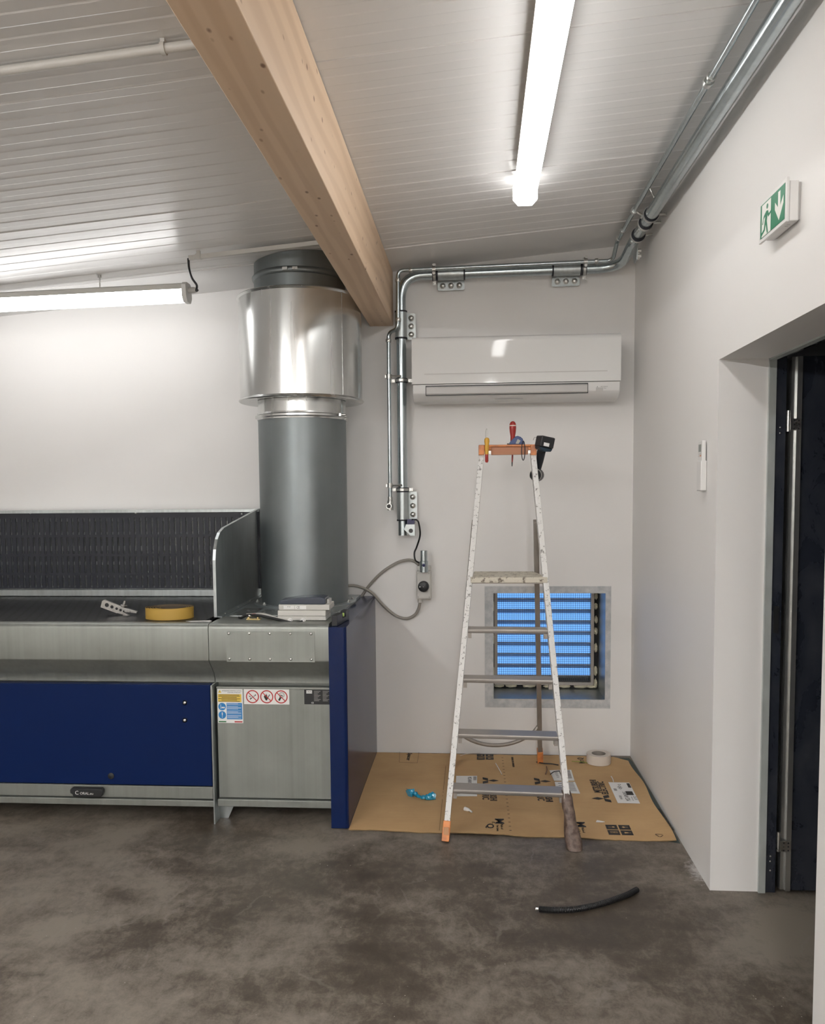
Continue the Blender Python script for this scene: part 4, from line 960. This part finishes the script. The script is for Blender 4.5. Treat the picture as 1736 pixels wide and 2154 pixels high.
# screwdriver through the cap
p = P(1079, 900, 'Y', 4.06)
t = thing('screwdriver', (p.x, 4.06, CZ), 'red-handled insulated screwdriver standing upright in the orange ladder cap', 'screwdriver')
zt = lambda y: P(1079, y, 'Y', 4.06).z
b = MB(); b.tube([(p.x, 4.06, zt(886)), (p.x, 4.06, zt(888)), (p.x, 4.06, zt(892)), (p.x, 4.06, zt(900)), (p.x, 4.06, zt(908)), (p.x, 4.06, zt(918)), (p.x, 4.06, CZ+.001)], [.004, .011, .0155, .0165, .015, .011, .012], 16); hd_ = b.build('handle', red_p, t)
b = MB(); b.tube([(p.x, 4.06, zt(894.5)), (p.x, 4.06, zt(896.5))], .0168, 16); b.build('cream_band', cream, hd_)
b = MB(); b.tube([(p.x, 4.06, CZ+.001), (p.x-.002, 4.062, zt(965)), (p.x-.003, 4.062, zt(972))], [.0045, .004, .003], 10); sh_ = b.build('insulated_shaft', red_p, t)
b = MB(); b.tube([(p.x-.003, 4.062, zt(972)), (p.x-.0035, 4.062, zt(981))], [.0032, .002], 8); b.build('tip', blackp, sh_)
# tape measure
p = P(1086, 926, 'Y', 4.04); s_ = .001
t = thing('tape_measure', (p.x, 4.03, CZ), 'blue pocket tape measure resting on the orange ladder cap', 'tape measure')
M = frame((p.x, 4.045, CZ+.001), (1, 0, 0), (0, 0, 1))
b = MB(); b.prism([(-.036, 0), (.036, 0), (.034, .014), (.030, .027), (.020, .036), (.006, .041), (-.004, .038), (-.014, .029), (-.024, .020), (-.032, .010)], M, .034); b.build('case', blue_p, t, bevel=.003)
b = MB(); b.prism([(.000, .004), (.014, .000+.003), (.024, .018), (.010, .026)], M @ Matrix.Translation((-.004, 0, .0338)), .0012); b.build('badge', mat('grey_badge', (.35, .35, .32), .4), t)
b = MB(); b.box(-.044, -.030, .001, .006, .012, .024, M); b.build('tape_tab', blackp, t)
# strap loop
p = P(1101, 945, 'Y', 3.985); pts_ = []
for k in range(25):
    a = 2*PI*k/24; pts_.append((p.x+.008*math.sin(a), 3.984-.002*math.cos(a), P(1101, 948, 'Y', 3.985).z + .0455*math.cos(a)))
b = MB(); b.tube(pts_, .0022, 8, caps=False); tag(b.build('strap_loop', rubber), 'thin black wrist strap looped over the right end of ladder cap', 'strap')
# impact driver hanging by its battery
t = thing('cordless_driver', tuple(P(1140, 935, 'Y', 4.0)), 'black cordless impact driver hanging battery-up from right end of ladder cap', 'power drill')
c_ = P(1144.5, 933, 'Y', 3.97); M = frame(c_, (1, .35, -.20), (.20, 0, 1))
b = MB(); b.box(-.038, .032, -.020, .032, -.02, .05, M); bt = b.build('battery', blackp, t, bevel=.006)
b = MB(); b.prism([(-.038, -.020), (.032, -.020), (.026, -.034), (-.008, -.040), (-.034, -.030)], M @ Matrix.Translation((0, 0, -.012)), .054); b.build('battery_base', mat('petrol_grip', (.01, .03, .05), .45), t, bevel=.003)
b = MB(); b.box(-.022, .006, -.014, .002, .0505, .0515, M); b.build('battery_label', label_w, bt)
hp = [P(1139, 950, 'Y', 4.0), P(1136, 970, 'Y', 4.03), P(1131, 990, 'Y', 4.07)]
b = MB(); b.tube(hp, [.021, .017, .015], 14); b.build('grip', mat('petrol_black', (.012, .016, .022), .5), t)
h0 = P(1129, 999, 'Y', 4.07); M = frame(h0, (-.55, -.8, .0), (.3, .1, .9))
b = MB(); b.tube([h0+Vector((.012, .06, 0)), h0+Vector((.010, .05, 0)), h0+Vector((-.004, -.02, 0)), h0+Vector((-.010, -.05, -.002)), h0+Vector((-.012, -.06, -.002))], [.020, .031, .032, .027, .016], 18); hb = b.build('motor_head', blackp, t)
b = MB(); b.tube([h0+Vector((-.012, -.06, -.002)), h0+Vector((-.015, -.075, -.003))], .008, 12); b.tube([h0+Vector((-.009, -.045, -.001)), h0+Vector((-.007, -.036, 0))], .0305, 18); b.build('chuck', steel, hb)
b = MB(); b.tube(spline([P(1122, 926, 'Y', 4.0), P(1124, 921, 'Y', 4.0), P(1129, 920, 'Y', 4.0), P(1131, 928, 'Y', 4.0), P(1128, 935, 'Y', 4.0)], 6), .0015, 8); b.build('belt_hook', steel, t)

# ------------------------------------------------------------------ cardboard
ct = thing('cardboard_sheet', (.15, 4.1, 0), 'flattened brown cardboard carton with black printing laid on the floor', 'cardboard')
o_fl, o_fr = Vector((-.562, 3.582)), Vector((.868, 3.530))
b = MB(); nx = 60; rr = random.Random(5); ny = 24
creases = [-.155, .138, .47]
def cz_(x, y):
    h = .0045
    for cr in creases:
        d_ = abs(x-cr); h += .002*math.exp(-(d_/.03)**2) - .003*math.exp(-(d_/.006)**2)
    h += .003*max(0, 1-abs(y-3.56)/.08)*(.5+.5*math.sin(x*13+1)); h += .002*math.sin(x*5+y*4)
    h += .010*max(0, (x-.80)/.09)*max(0, min(1, 1.4-abs(y-3.95)*1.2)) 
    return h
top = []; bot = []
for i in range(nx+1):
    s = i/nx; yf = 3.582+(3.530-3.582)*s + .004*math.sin(s*21)+.002*rr.uniform(-1, 1); yb = 4.685-.025*s + .006*math.sin(s*9)+.003*rr.uniform(-1, 1)
    if s > .955: yb -= (s-.955)*1.6
    ct_, cb_ = [], []
    for j in range(ny+1):
        q = j/ny; y = yf+(yb-yf)*q; xl = -.562+.02*q*0; xr = .868 - .006*q + .006*math.sin(q*12)
        x = xl+(xr-xl)*s; z = cz_(x, y); ct_.append(b.bm.verts.new((x, y, z))); cb_.append(b.bm.verts.new((x, y, max(.0006, z-.0035))))
    top.append(ct_); bot.append(cb_)
for i in range(nx):
    for j in range(ny):
        b.mi = 0; b.face([top[i][j], top[i+1][j], top[i+1][j+1], top[i][j+1]]); b.mi = 1; b.face([bot[i][j], bot[i][j+1], bot[i+1][j+1], bot[i+1][j]])
b.mi = 1
for i in range(nx): b.face([bot[i][0], bot[i+1][0], top[i+1][0], top[i][0]]); b.face([bot[i+1][ny], bot[i][ny], top[i][ny], top[i+1][ny]])
for j in range(ny): b.face([bot[0][j+1], bot[0][j], top[0][j], top[0][j+1]]); b.face([bot[nx][j], bot[nx][j+1], top[nx][j+1], top[nx][j]])
b.build('sheet', [card, card_edge], ct)
# printing follows the sheet
def G(x, y): return P(x, y, 'Z', .006)
pr = MB(); pr.bold = .018; HZ = .0003
def FM(px, py, u, v): 
    q = G(px, py); return frame((q.x, q.y, cz_(q.x, q.y)+.0016), u, v)
Rr = ((0, 1, 0), (-1, 0, 0))        # reads away from the viewer
Rl = ((0, -1, 0), (1, 0, 0))        # reads towards the viewer
def bars(b, M, s):
    for i in range(2):
        for j in range(2):
            x, y = (i-.5)*s*1.15, (j-.5)*s*.62
            b.box(x-s*.5, x+s*.5, y-s*.26, y+s*.26, 0, HZ, M)
def emblem(b, M, s):
    """the three-diamond mark"""
    for a in (0, 2*PI/3, 4*PI/3):
        Q = M @ Matrix.Rotation(a, 4, 'Z'); b.prism([(0, 0), (s*.29, s*.5), (0, s), (-s*.29, s*.5)], Q, HZ)
# right block: reads away (up the picture)
M = FM(1262, 1665, *Rr); pr.text('MITSUBISHI', .046, FM(1253, 1654, *Rr), HZ, sx=.80); pr.text('ELECTRIC', .046, FM(1269, 1657.5, *Rr), HZ, sx=.92)
emblem(pr, FM(1271, 1680, (0, 1, 0), (-1, 0, 0)), .058)
# mid blocks: read towards viewer
for ex, ey, tx in ((1027, 1641, 0), (1136, 1643, 1)):
    emblem(pr, FM(ex, ey, *Rl), .056)
    pr.text('MITSUBISHI', .048, FM(ex+10+6*tx, ey+27, *Rl), HZ, sx=.85); pr.text('ELECTRIC', .048, FM(ex-6+5*tx, ey+25, *Rl), HZ, sx=.95)
for px_, py_ in ((1042, 1732), (1213, 1738)):
    pr.bold = .016; pr.text('M', .058, FM(px_+8, py_-4, *Rl), HZ, sx=1.45); pr.text('r.', .026, FM(px_-3, py_-1, *Rl), HZ, sx=1.3); pr.text('Q', .046, FM(px_-11, py_+6, *Rl), HZ, sx=1.45)
    pr.bold = 0; pr.text('Made of', .016, FM(px_+14, py_+8, *Rl), HZ, sx=1.1); pr.text('True Quality', .013, FM(px_+5, py_+11, *Rl), HZ, sx=1.0)
pr.bold = .01; pr.text('Mr.Q', .045, FM(1223, 1600, *Rr), HZ); 
pr.text('Spacer', .034, FM(861, 1591, *Rl), HZ, sx=1.45)
for (a0_, b0_, a1_, b1_) in ((841, 1579, 840, 1603), (840, 1603, 878, 1604), (878, 1604, 882, 1579)):
    A_, B_ = G(a0_, b0_), G(a1_, b1_); n_ = 12
    for k in range(n_): 
        q0, q1 = A_.lerp(B_, k/n_), A_.lerp(B_, (k+.6)/n_); q0.z = cz_(q0.x, q0.y)+.0016; q1.z = cz_(q1.x, q1.y)+.0016; pr.bar(q0, q1, .0018, .0004)
pr.bold = .004; pr.text('MITSUBISHI ELECTRIC CORPORATION', .017, FM(1401, 1727, (.04, -1, 0), (1, 0, 0)), HZ, sx=.86)
pr.text('MITSUBISHI ELECTRIC CORPORATION', .016, FM(1079, 1603, *Rl), HZ, sx=.62)
A_ = G(1388, 1757)
for k in range(3):
    a, c = 2*PI*k/3+.5, 2*PI*(k+1)/3+.3; q0 = Vector((A_.x+.020*math.cos(a), A_.y+.018*math.sin(a), cz_(A_.x, A_.y)+.0017)); q1 = Vector((A_.x+.020*math.cos(c), A_.y+.018*math.sin(c), q0.z)); pr.bar(q0, q1, .003, .0004)
for px_, py_ in ((1303, 1745), (1021, 1592)):
    M = FM(px_, py_, (1, 0, 0), (0, 1, 0)); s = .050 if px_ > 1200 else .044
    for i in (-.57, .57):
        for j in (-.60, .60): pr.box(i*s-s*.5, i*s+s*.5, j*s-s*.5, j*s+s*.5, 0, HZ, M)
# perforation dashes beside the crease and fold lines
for k in range(22):
    y_ = 3.60+k*.048; x_ = creases[1]+.018
    pr.box(x_, x_+.010, y_, y_+.0035, cz_(x_, y_)+.0012, cz_(x_, y_)+.0016)
pr.build('printing', ink, ct, smooth=0)
b = MB()
for px_, py_ in ((1303, 1745), (1021, 1592)):
    M = FM(px_, py_, (1, 0, 0), (0, 1, 0)) @ Matrix.Translation((0, 0, .0004)); s = .050 if px_ > 1200 else .044
    for n_, (i, j) in enumerate(((-.57, -.60), (-.57, .60), (.57, -.60), (.57, .60))):
        cx_, cy_ = i*s, j*s
        if n_ == 0: b.box(cx_-s*.32, cx_+s*.36, cy_-.004, cy_-.001, 0, HZ, M); b.box(cx_-s*.32, cx_+s*.36, cy_+.006, cy_+.009, 0, HZ, M); b.box(cx_, cx_+.003, cy_-.004, cy_+.009, 0, HZ, M)
        if n_ == 1: b.box(cx_+s*.05, cx_+s*.25, cy_-.006, cy_+.006, 0, HZ, M); b.box(cx_-s*.3, cx_+s*.05, cy_-.001, cy_+.001, 0, HZ, M)
        if n_ == 2: b.prism([(cx_-s*.2, cy_-.008), (cx_+s*.15, cy_-.003), (cx_+s*.15, cy_+.003), (cx_-s*.2, cy_+.008)], M, HZ); b.box(cx_+s*.2, cx_+s*.35, cy_-.001, cy_+.001, 0, HZ, M)
        if n_ == 3: b.prism([(cx_-s*.25, cy_), (cx_-s*.1, cy_-.009), (cx_+s*.1, cy_), (cx_-s*.1, cy_+.009)], M, HZ); b.box(cx_+s*.1, cx_+s*.3, cy_-.001, cy_+.001, 0, HZ, M)
b.build('symbol_cutout', card, ct, smooth=0)
for cr in (creases[0], creases[2]+.0):
    b = MB()
    for k in range(20): b.box(cr-.0012, cr+.0012, 3.59+k*.054, 3.59+(k+1)*.054, cz_(cr, 3.6+k*.054)+.0008, cz_(cr, 3.6+k*.054)+.0011)
    b.build('fold_line', card_edge, ct, smooth=0)
# labels
def slab(px4, name='shipping_label'):
    q = [G(*p_) for p_ in px4]; b = MB(); zz_ = max(cz_(a.x, a.y) for a in q)+.0012
    V = [b.bm.verts.new((a.x, a.y, zz_)) for a in q]; W = [b.bm.verts.new((a.x, a.y, zz_+.0003)) for a in q]; b.face(V[::-1]); b.face(W)
    for i in range(4): b.face([V[i], V[(i+1)%4], W[(i+1)%4], W[i]])
    return b, q, zz_+.0004
def inlabel(q, z, u, v): # bilinear, u along q0->q1, v along q0->q3
    a = q[0].lerp(q[1], u); c = q[3].lerp(q[2], u); p_ = a.lerp(c, v); return Vector((p_.x, p_.y, z))
def lined(b, q, z, seed, boxes=()):
    rr = random.Random(seed); b.mi = 1
    for (u0, v0, u1, v1) in boxes:
        A_ = [inlabel(q, z, u0, v0), inlabel(q, z, u1, v0), inlabel(q, z, u1, v1), inlabel(q, z, u0, v1)]
        V = [b.bm.verts.new(a) for a in A_]; W = [b.bm.verts.new(a+Vector((0, 0, .0002))) for a in A_]; b.face(V[::-1]); b.face(W)
b, q, z_ = slab([(1280, 1646), (1324, 1647), (1347, 1691), (1300, 1690)])
lined(b, q, z_, 1, [(.60, .44, .92, .62), (.84, .04, .98, .26)] + [(.10, .32+.03*k, .24, .335+.03*k) for k in range(4)] + [(.74, .70+.05*k, .78, .72+.05*k) for k in range(4)])
b.mi = 1; zt_v = Vector((0, 0, .0003))
fr = lambda u, v: frame(inlabel(q, z_, u, v), (q[0]-q[3]), (q[0]-q[1])) 
b.text('MSZ-AP60VG', .030, fr(.55, .68), .0002, sx=.72); b.text('<H> o', .034, fr(.45, .22), .0002, sx=.8); b.text('10-2022', .016, fr(.26, .74), .0002); b.text('X1YZ', .02, fr(.92, .76), .0002)
b.build('shipping_label', [label_w, ink], ct, smooth=0)
b, q, z_ = slab([(1156, 1621), (1202, 1620), (1209, 1643), (1166, 1643)]); lined(b, q, z_, 2, [(.70, .06+.11*k, .92, .11+.11*k) for k in range(7)] + [(.2, .1+.14*k, .32, .13+.14*k) for k in range(5)]+[(.42, .15, .46, .8)])
b.build('shipping_label', [label_w, ink], ct, smooth=0)
b, q, z_ = slab([(1167, 1645), (1210, 1645), (1221, 1670), (1172, 1668)]); lined(b, q, z_, 3, [(.60, .06+.10*k, .90, .09+.10*k) for k in range(8)] + [(.15, .12+.2*k, .4, .16+.2*k) for k in range(4)])
b.build('shipping_label', [label_w, ink], ct, smooth=0)
b, q, z_ = slab([(960, 1632), (1004, 1632), (1004, 1675), (958, 1675)]); lined(b, q, z_, 4, [(.06, .72+.03*k, .22, .735+.03*k) for k in range(6)] + [(.82, .04+.04*k, .97, .06+.04*k) for k in range(5)])
b.mi = 1; fr = lambda u, v: frame(inlabel(q, z_, u, v), (q[3]-q[0]), (q[1]-q[0])); b.text('MSZ-AP60VG', .028, fr(.64, .22), .0002, sx=.6); b.text('<H>', .03, fr(.62, .78), .0002)
b.build('shipping_label', [label_w, ink], ct, smooth=0)
# second, darker carton peeping out beneath
b = MB(); b.prism([(.70, 3.60), (.882, 3.52), (.885, 3.75), (.884, 4.6), (.875, 4.66), (.70, 4.66)], frame((0, 0, .0002), (1, 0, 0), (0, 1, 0)), .0006)
tag(b.build('grey_underlay', grey_card), 'dark grey sheet edge peeping out between cardboard and right wall', 'sheet')
b = MB(); b.box(-.5, -.45, 0, .001, 0, .001); b.bm.free()

# ------------------------------------------------------------------ bits lying on the cardboard
def cz3(p, h=0): return Vector((p.x, p.y, cz_(p.x, p.y)+.0022+h))
q = G(1256, 1600); q = Vector((.690, 4.555, cz_(.69, 4.555)+.002))
t = thing('masking_tape_roll', tuple(q), 'roll of pale masking tape lying at back right of cardboard', 'tape')
b = MB(); b.lathe([(.038, 0), (.066, 0), (.066, .052), (.038, .052)], Matrix.Translation(q), 48, True); b.build('tape', cream, t, bevel=.001)
b = MB(); b.lathe([(.0365, 0), (.038, 0), (.038, .0525), (.0365, .0525)], Matrix.Translation(q), 48, True); b.build('core', mat('grey_core', (.30, .27, .24), .8), t)
# blue film twist
p0, p1, p2, p3 = [cz3(G(*a), .012) for a in ((868, 1676), (882, 1682), (900, 1683), (914, 1680))]
b = MB(); rr = random.Random(9)
pth = spline([p0+Vector((-.02, 0, .002)), p0+Vector((.0, .01, .006)), p1, p2, p3], 6)
n = len(pth); b.tube(pth, [(.006+.016*abs(1-2*k/(n-1))**1.2)*(1+.25*math.sin(k*2.3)) for k in range(n)], 14)
for v_ in b.bm.verts: 
    v_.co += Vector((rr.uniform(-1, 1), rr.uniform(-1, 1), rr.uniform(-.7, .7)))*.0035; v_.co.z = max(v_.co.z, cz_(v_.co.x, v_.co.y)+.0015)
tag(b.build('plastic_wrap', teal_w, smooth=25), 'crumpled twist of blue plastic film on the left of the cardboard', 'plastic')
# wall plug
q = cz3(G(986, 1707), .006); t = thing('wall_plug', tuple(q), 'small white plastic wall plug lying on the cardboard left of ladder tread', 'plug')
b = MB(); b.tube([q+Vector((-.018, .014, 0)), q+Vector((0, 0, 0)), q+Vector((.004, -.004, 0)), q+Vector((.016, -.020, -.002))], [.010, .008, .005, .004], 10); b.build('shell', white_m, t)
# scraps
q = cz3(G(1263, 1729), .003); b = MB(); b.prism([(-.020, -.006), (-.014, .007), (.0, .003), (.020, -.004), (.006, -.007)], frame(q, (1, 0, 0), (0, 1, .2)), .003); tag(b.build('paper_scrap', label_w), 'tiny white torn scrap right of the taped ladder foot', 'scrap')
def wire(pts, r, m_, name, label):
    b = MB(); b.tube(spline([cz3(G(*p_), r) for p_ in pts], 6), r, 8); tag(b.build(name, m_), label, 'wire')
wire([(1129, 1605), (1145, 1608), (1160, 1609), (1175, 1612)], .0032, rubber, 'wire_offcut', 'black wire offcut in front of the right rear ladder foot')
wire([(1150, 1614), (1151, 1622), (1148, 1630)], .0026, mat('brown_wire', (.12, .05, .03), .5), 'wire_offcut', 'short brown wire offcut on cardboard beside the white label')
wire([(1043, 1607), (1050, 1618), (1056, 1630)], .0022, white_m, 'wire_offcut', 'short white wire strip behind the lowest ladder tread')
wire([(1158, 1630), (1166, 1625), (1178, 1624)], .0022, rubber, 'wire_offcut', 'thin dark wire lying across the white label')
wire([(1286, 1635), (1289, 1640), (1291, 1646)], .0024, white_m, 'wire_offcut', 'short white strip at edge of the right-hand label')
wire([(1203, 1603), (1225, 1604), (1245, 1608)], .0018, mat('green_wire', (.25, .30, .04), .5), 'wire_offcut', 'thin yellow-green wire beside the masking tape roll')
wire([(968, 1590), (985, 1586), (1010, 1585)], .0016, cream, 'wire_offcut', 'thin pale strip at the back of cardboard behind ladder')

# black conduit offcut on the floor
pts_ = [P(x, y, 'Z', .012) for x, y in ((1134, 1912), (1165, 1914), (1205, 1913), (1245, 1906), (1285, 1895), (1320, 1882), (1341, 1871))]
t = thing('corrugated_offcut', tuple(pts_[3]), 'curved offcut of black corrugated hose lying on the concrete floor', 'hose')
k = spline(pts_, 24); n = len(k); b = MB(); b.tube(k, [.0098+.0012*(i % 2) for i in range(n)], 14, caps=True); b.build('hose', cable_k, t, smooth=25)
b = MB(); b.tube([k[0]+(k[0]-k[1]).normalized()*.002, k[0]+(k[0]-k[1]).normalized()*.012], .006, 10); b.build('inner_tip', zinc, t)

# ------------------------------------------------------------------ exit sign
SX = .845
t = thing('exit_sign', (XR, 2.48, 2.235), 'green and white running man emergency exit sign on right wall', 'sign')
y0_, y1_, z0_, z1_ = 2.372, 2.585, 2.238, 2.352
b = MB(); b.box(SX+.012, XR-.006, y0_-.002, y1_-.03, z0_+.002, z1_-.004); b.build('body', white_m, t, bevel=.004)
b = MB(); b.box(XR-.008, XR-.0005, y0_+.004, y1_-.036, z0_+.006, z1_-.008); b.build('back_plate', flap_m, t)
b = MB(); b.box(SX+.004, SX+.012, y0_-.004, y1_, z0_, z1_+.004); fc = b.build('front_plate', white_m, t, bevel=.002)
MF = frame((SX+.0035, y1_, z0_), (0, -1, 0), (0, 0, 1)); wS, hS = y1_-y0_, z1_-z0_
b = MB(); m_ = .012
def R2(x0, y0, x1, y1, d_=0): b.box(x0*wS, x1*wS, y0*hS, y1*hS, d_, d_+.0004, MF)
b.mi = 0; R2(.07, .09, .97, .93); b.mi = 1
b.box(.13*wS, .47*wS, .10*hS, .90*hS, .0005, .0008, MF)
aw = lambda pts: b.prism([(x*wS, y*hS) for x, y in pts], MF @ Matrix.Translation((0, 0, .0005)), .0003)
aw([(.735, .86), (.815, .86), (.815, .50), (.925, .68), (.925, .50), (.775, .17), (.625, .50), (.625, .68), (.735, .50)])
b.mi = 0
b.lathe([(0, 0), (.034*wS, 0), (.034*wS, .0003), (0, .0003)], MF @ Matrix.Translation((.34*wS, .775*hS, .0009)), 20)
run = lambda pts: b.prism([(x*wS, y*hS) for x, y in pts], MF @ Matrix.Translation((0, 0, .0009)), .0003)
run([(.21, .60), (.31, .68), (.37, .66), (.40, .56), (.49, .60), (.49, .54), (.38, .49), (.35, .57), (.33, .42), (.38, .12), (.345, .10), (.29, .36), (.26, .22), (.12, .13), (.10, .19), (.22, .27), (.27, .57), (.20, .52), (.18, .40), (.15, .42)])
b.build('pictogram', [green_s, white_s], fc, smooth=0)
b = MB(); b.box(SX+.020, SX+.028, y0_+.03, y0_+.036, z0_+.0012, z0_+.0025); b.box(SX+.020, SX+.028, y0_+.045, y0_+.051, z0_+.0012, z0_+.0025); b.build('test_button', flap_m, t)

# ------------------------------------------------------------------ remote in holder
t = thing('remote_control', (XR, 3.26, 1.51), 'white air conditioner remote in a wall holder on the right wall', 'remote control')
ry0, ry1, rz0, rz1 = 3.235, 3.292, 1.509, 1.700
b = MB(); b.box(XR-.020, XR-.004, ry0+.002, ry1, rz0+.004, rz1); rm = b.build('handset', white_m, t, bevel=.004)
b = MB(); b.box(XR-.024, XR-.0005, ry0, ry1+.002, rz0, rz0+.115); b.build('holder', white_m, t, bevel=.004)
b = MB(); b.box(XR-.0208, XR-.0198, ry0+.012, ry1-.010, rz1-.042, rz1-.014); b.build('display', lcd, rm)
b = MB(); 
for i, j in ((0, 0), (1, 0)): b.box(XR-.0212, XR-.0198, ry0+.014+.018*i, ry0+.026+.018*i, rz1-.052, rz1-.048)
b.box(XR-.0212, XR-.0198, ry0+.034, ry0+.046, rz1-.060, rz1-.056); b.build('button', flap_m, rm)
b = MB(); b.box(XR-.0212, XR-.0198, ry0+.012, ry0+.026, rz1-.060, rz1-.055); b.build('power_button', orange_p, rm)

# ------------------------------------------------------------------ door
dr = thing('door_1', (WX+.1, DY1, 0), 'dark blue-grey steel door standing open beyond the right wall opening', 'door'); dr['kind'] = 'structure'
XF = 1.064
b = MB(); b.box(XF, XF+.025, DY1-.012, DY1+.05, 0, DZ+.04); b.box(XF, XF+.025, DY0-.05, DY0+.006, 0, DZ+.04); b.box(XF, XF+.025, DY0, DY1, DZ-.006, DZ+.04); b.build('galvanised_frame', m_galv('frame_galvanising', (.50, .54, .53), .5, (30, 30, 12), .15, .35), dr)
b = MB(); b.box(XF+.025, XF+.063, DY1-.004, DY1+.05, 0, DZ+.04); b.box(XF+.025, XF+.063, DY0-.05, DY0-.002, 0, DZ+.04); b.box(XF+.025, XF+.063, DY0, DY1, DZ+.006, DZ+.04); jf = b.build('inner_frame', leaf_m, dr)
for z_ in (1.735, 1.715, .14, .12, .085):
    b = MB(); b.dome((XF+.044, DY1-.004, z_), (0, -1, 0), .0035, .002, 8); b.build('rivet', zinc, jf)
b = MB(); b.box(XF+.034, XF+.052, DY1-.010, DY1-.003, .985, 1.085); b.build('strike_plate', blackp, jf)
lx0 = XF+.080
b = MB(); b.box(lx0, lx0+.016, DY1-.004, DY1+.045, .012, DZ+.004); b.box(lx0+.016, lx0+.034, DY1-.016, DY1+.045, .012, DZ+.004); b.build('leaf_edge_profile', galv_bright, dr)
b = MB(); b.box(lx0+.034, lx0+.93, DY1-.006, DY1+.042, .012, DZ+.006); lf = b.build('leaf', leaf_m, dr, bevel=.001)
b = MB(); b.box(XF+.063, XF+.067, DY1+.03, DY1+.05, 0, DZ); b.build('gap_seal', rubber, dr)
for z_ in (1.76, .20):
    b = MB(); b.cyl((XF+.072, DY1-.004, z_-.04), (XF+.072, DY1-.004, z_+.035), .007, 12); b.box(XF+.074, lx0+.030, DY1-.019, DY1-.016, z_-.035, z_+.005)
    h_ = b.build('hinge', zinc, dr)
    for i in range(3):
        for j in range(2): b = MB(); b.dome((lx0+.006+.016*j, DY1-.019, z_-.030+.014*i), (0, -1, 0), .0035, .002, 8); b.build('screw', blackp, h_)

# ------------------------------------------------------------------ world and colour
w = bpy.data.worlds.new('dusk'); S.world = w; w.use_nodes = True
bg = w.node_tree.nodes['Background']; bg.inputs['Color'].default_value = (.16, .41, .95, 1); bg.inputs['Strength'].default_value = .72
S.view_settings.view_transform = 'Standard'; S.view_settings.look = 'None'; S.view_settings.exposure = 0.85; S.view_settings.gamma = 1
S.view_settings.use_curve_mapping = False
S.cycles.max_bounces = 8; S.cycles.diffuse_bounces = 5; S.cycles.glossy_bounces = 4; S.cycles.use_denoising = True
S.cycles.sample_clamp_indirect = 6
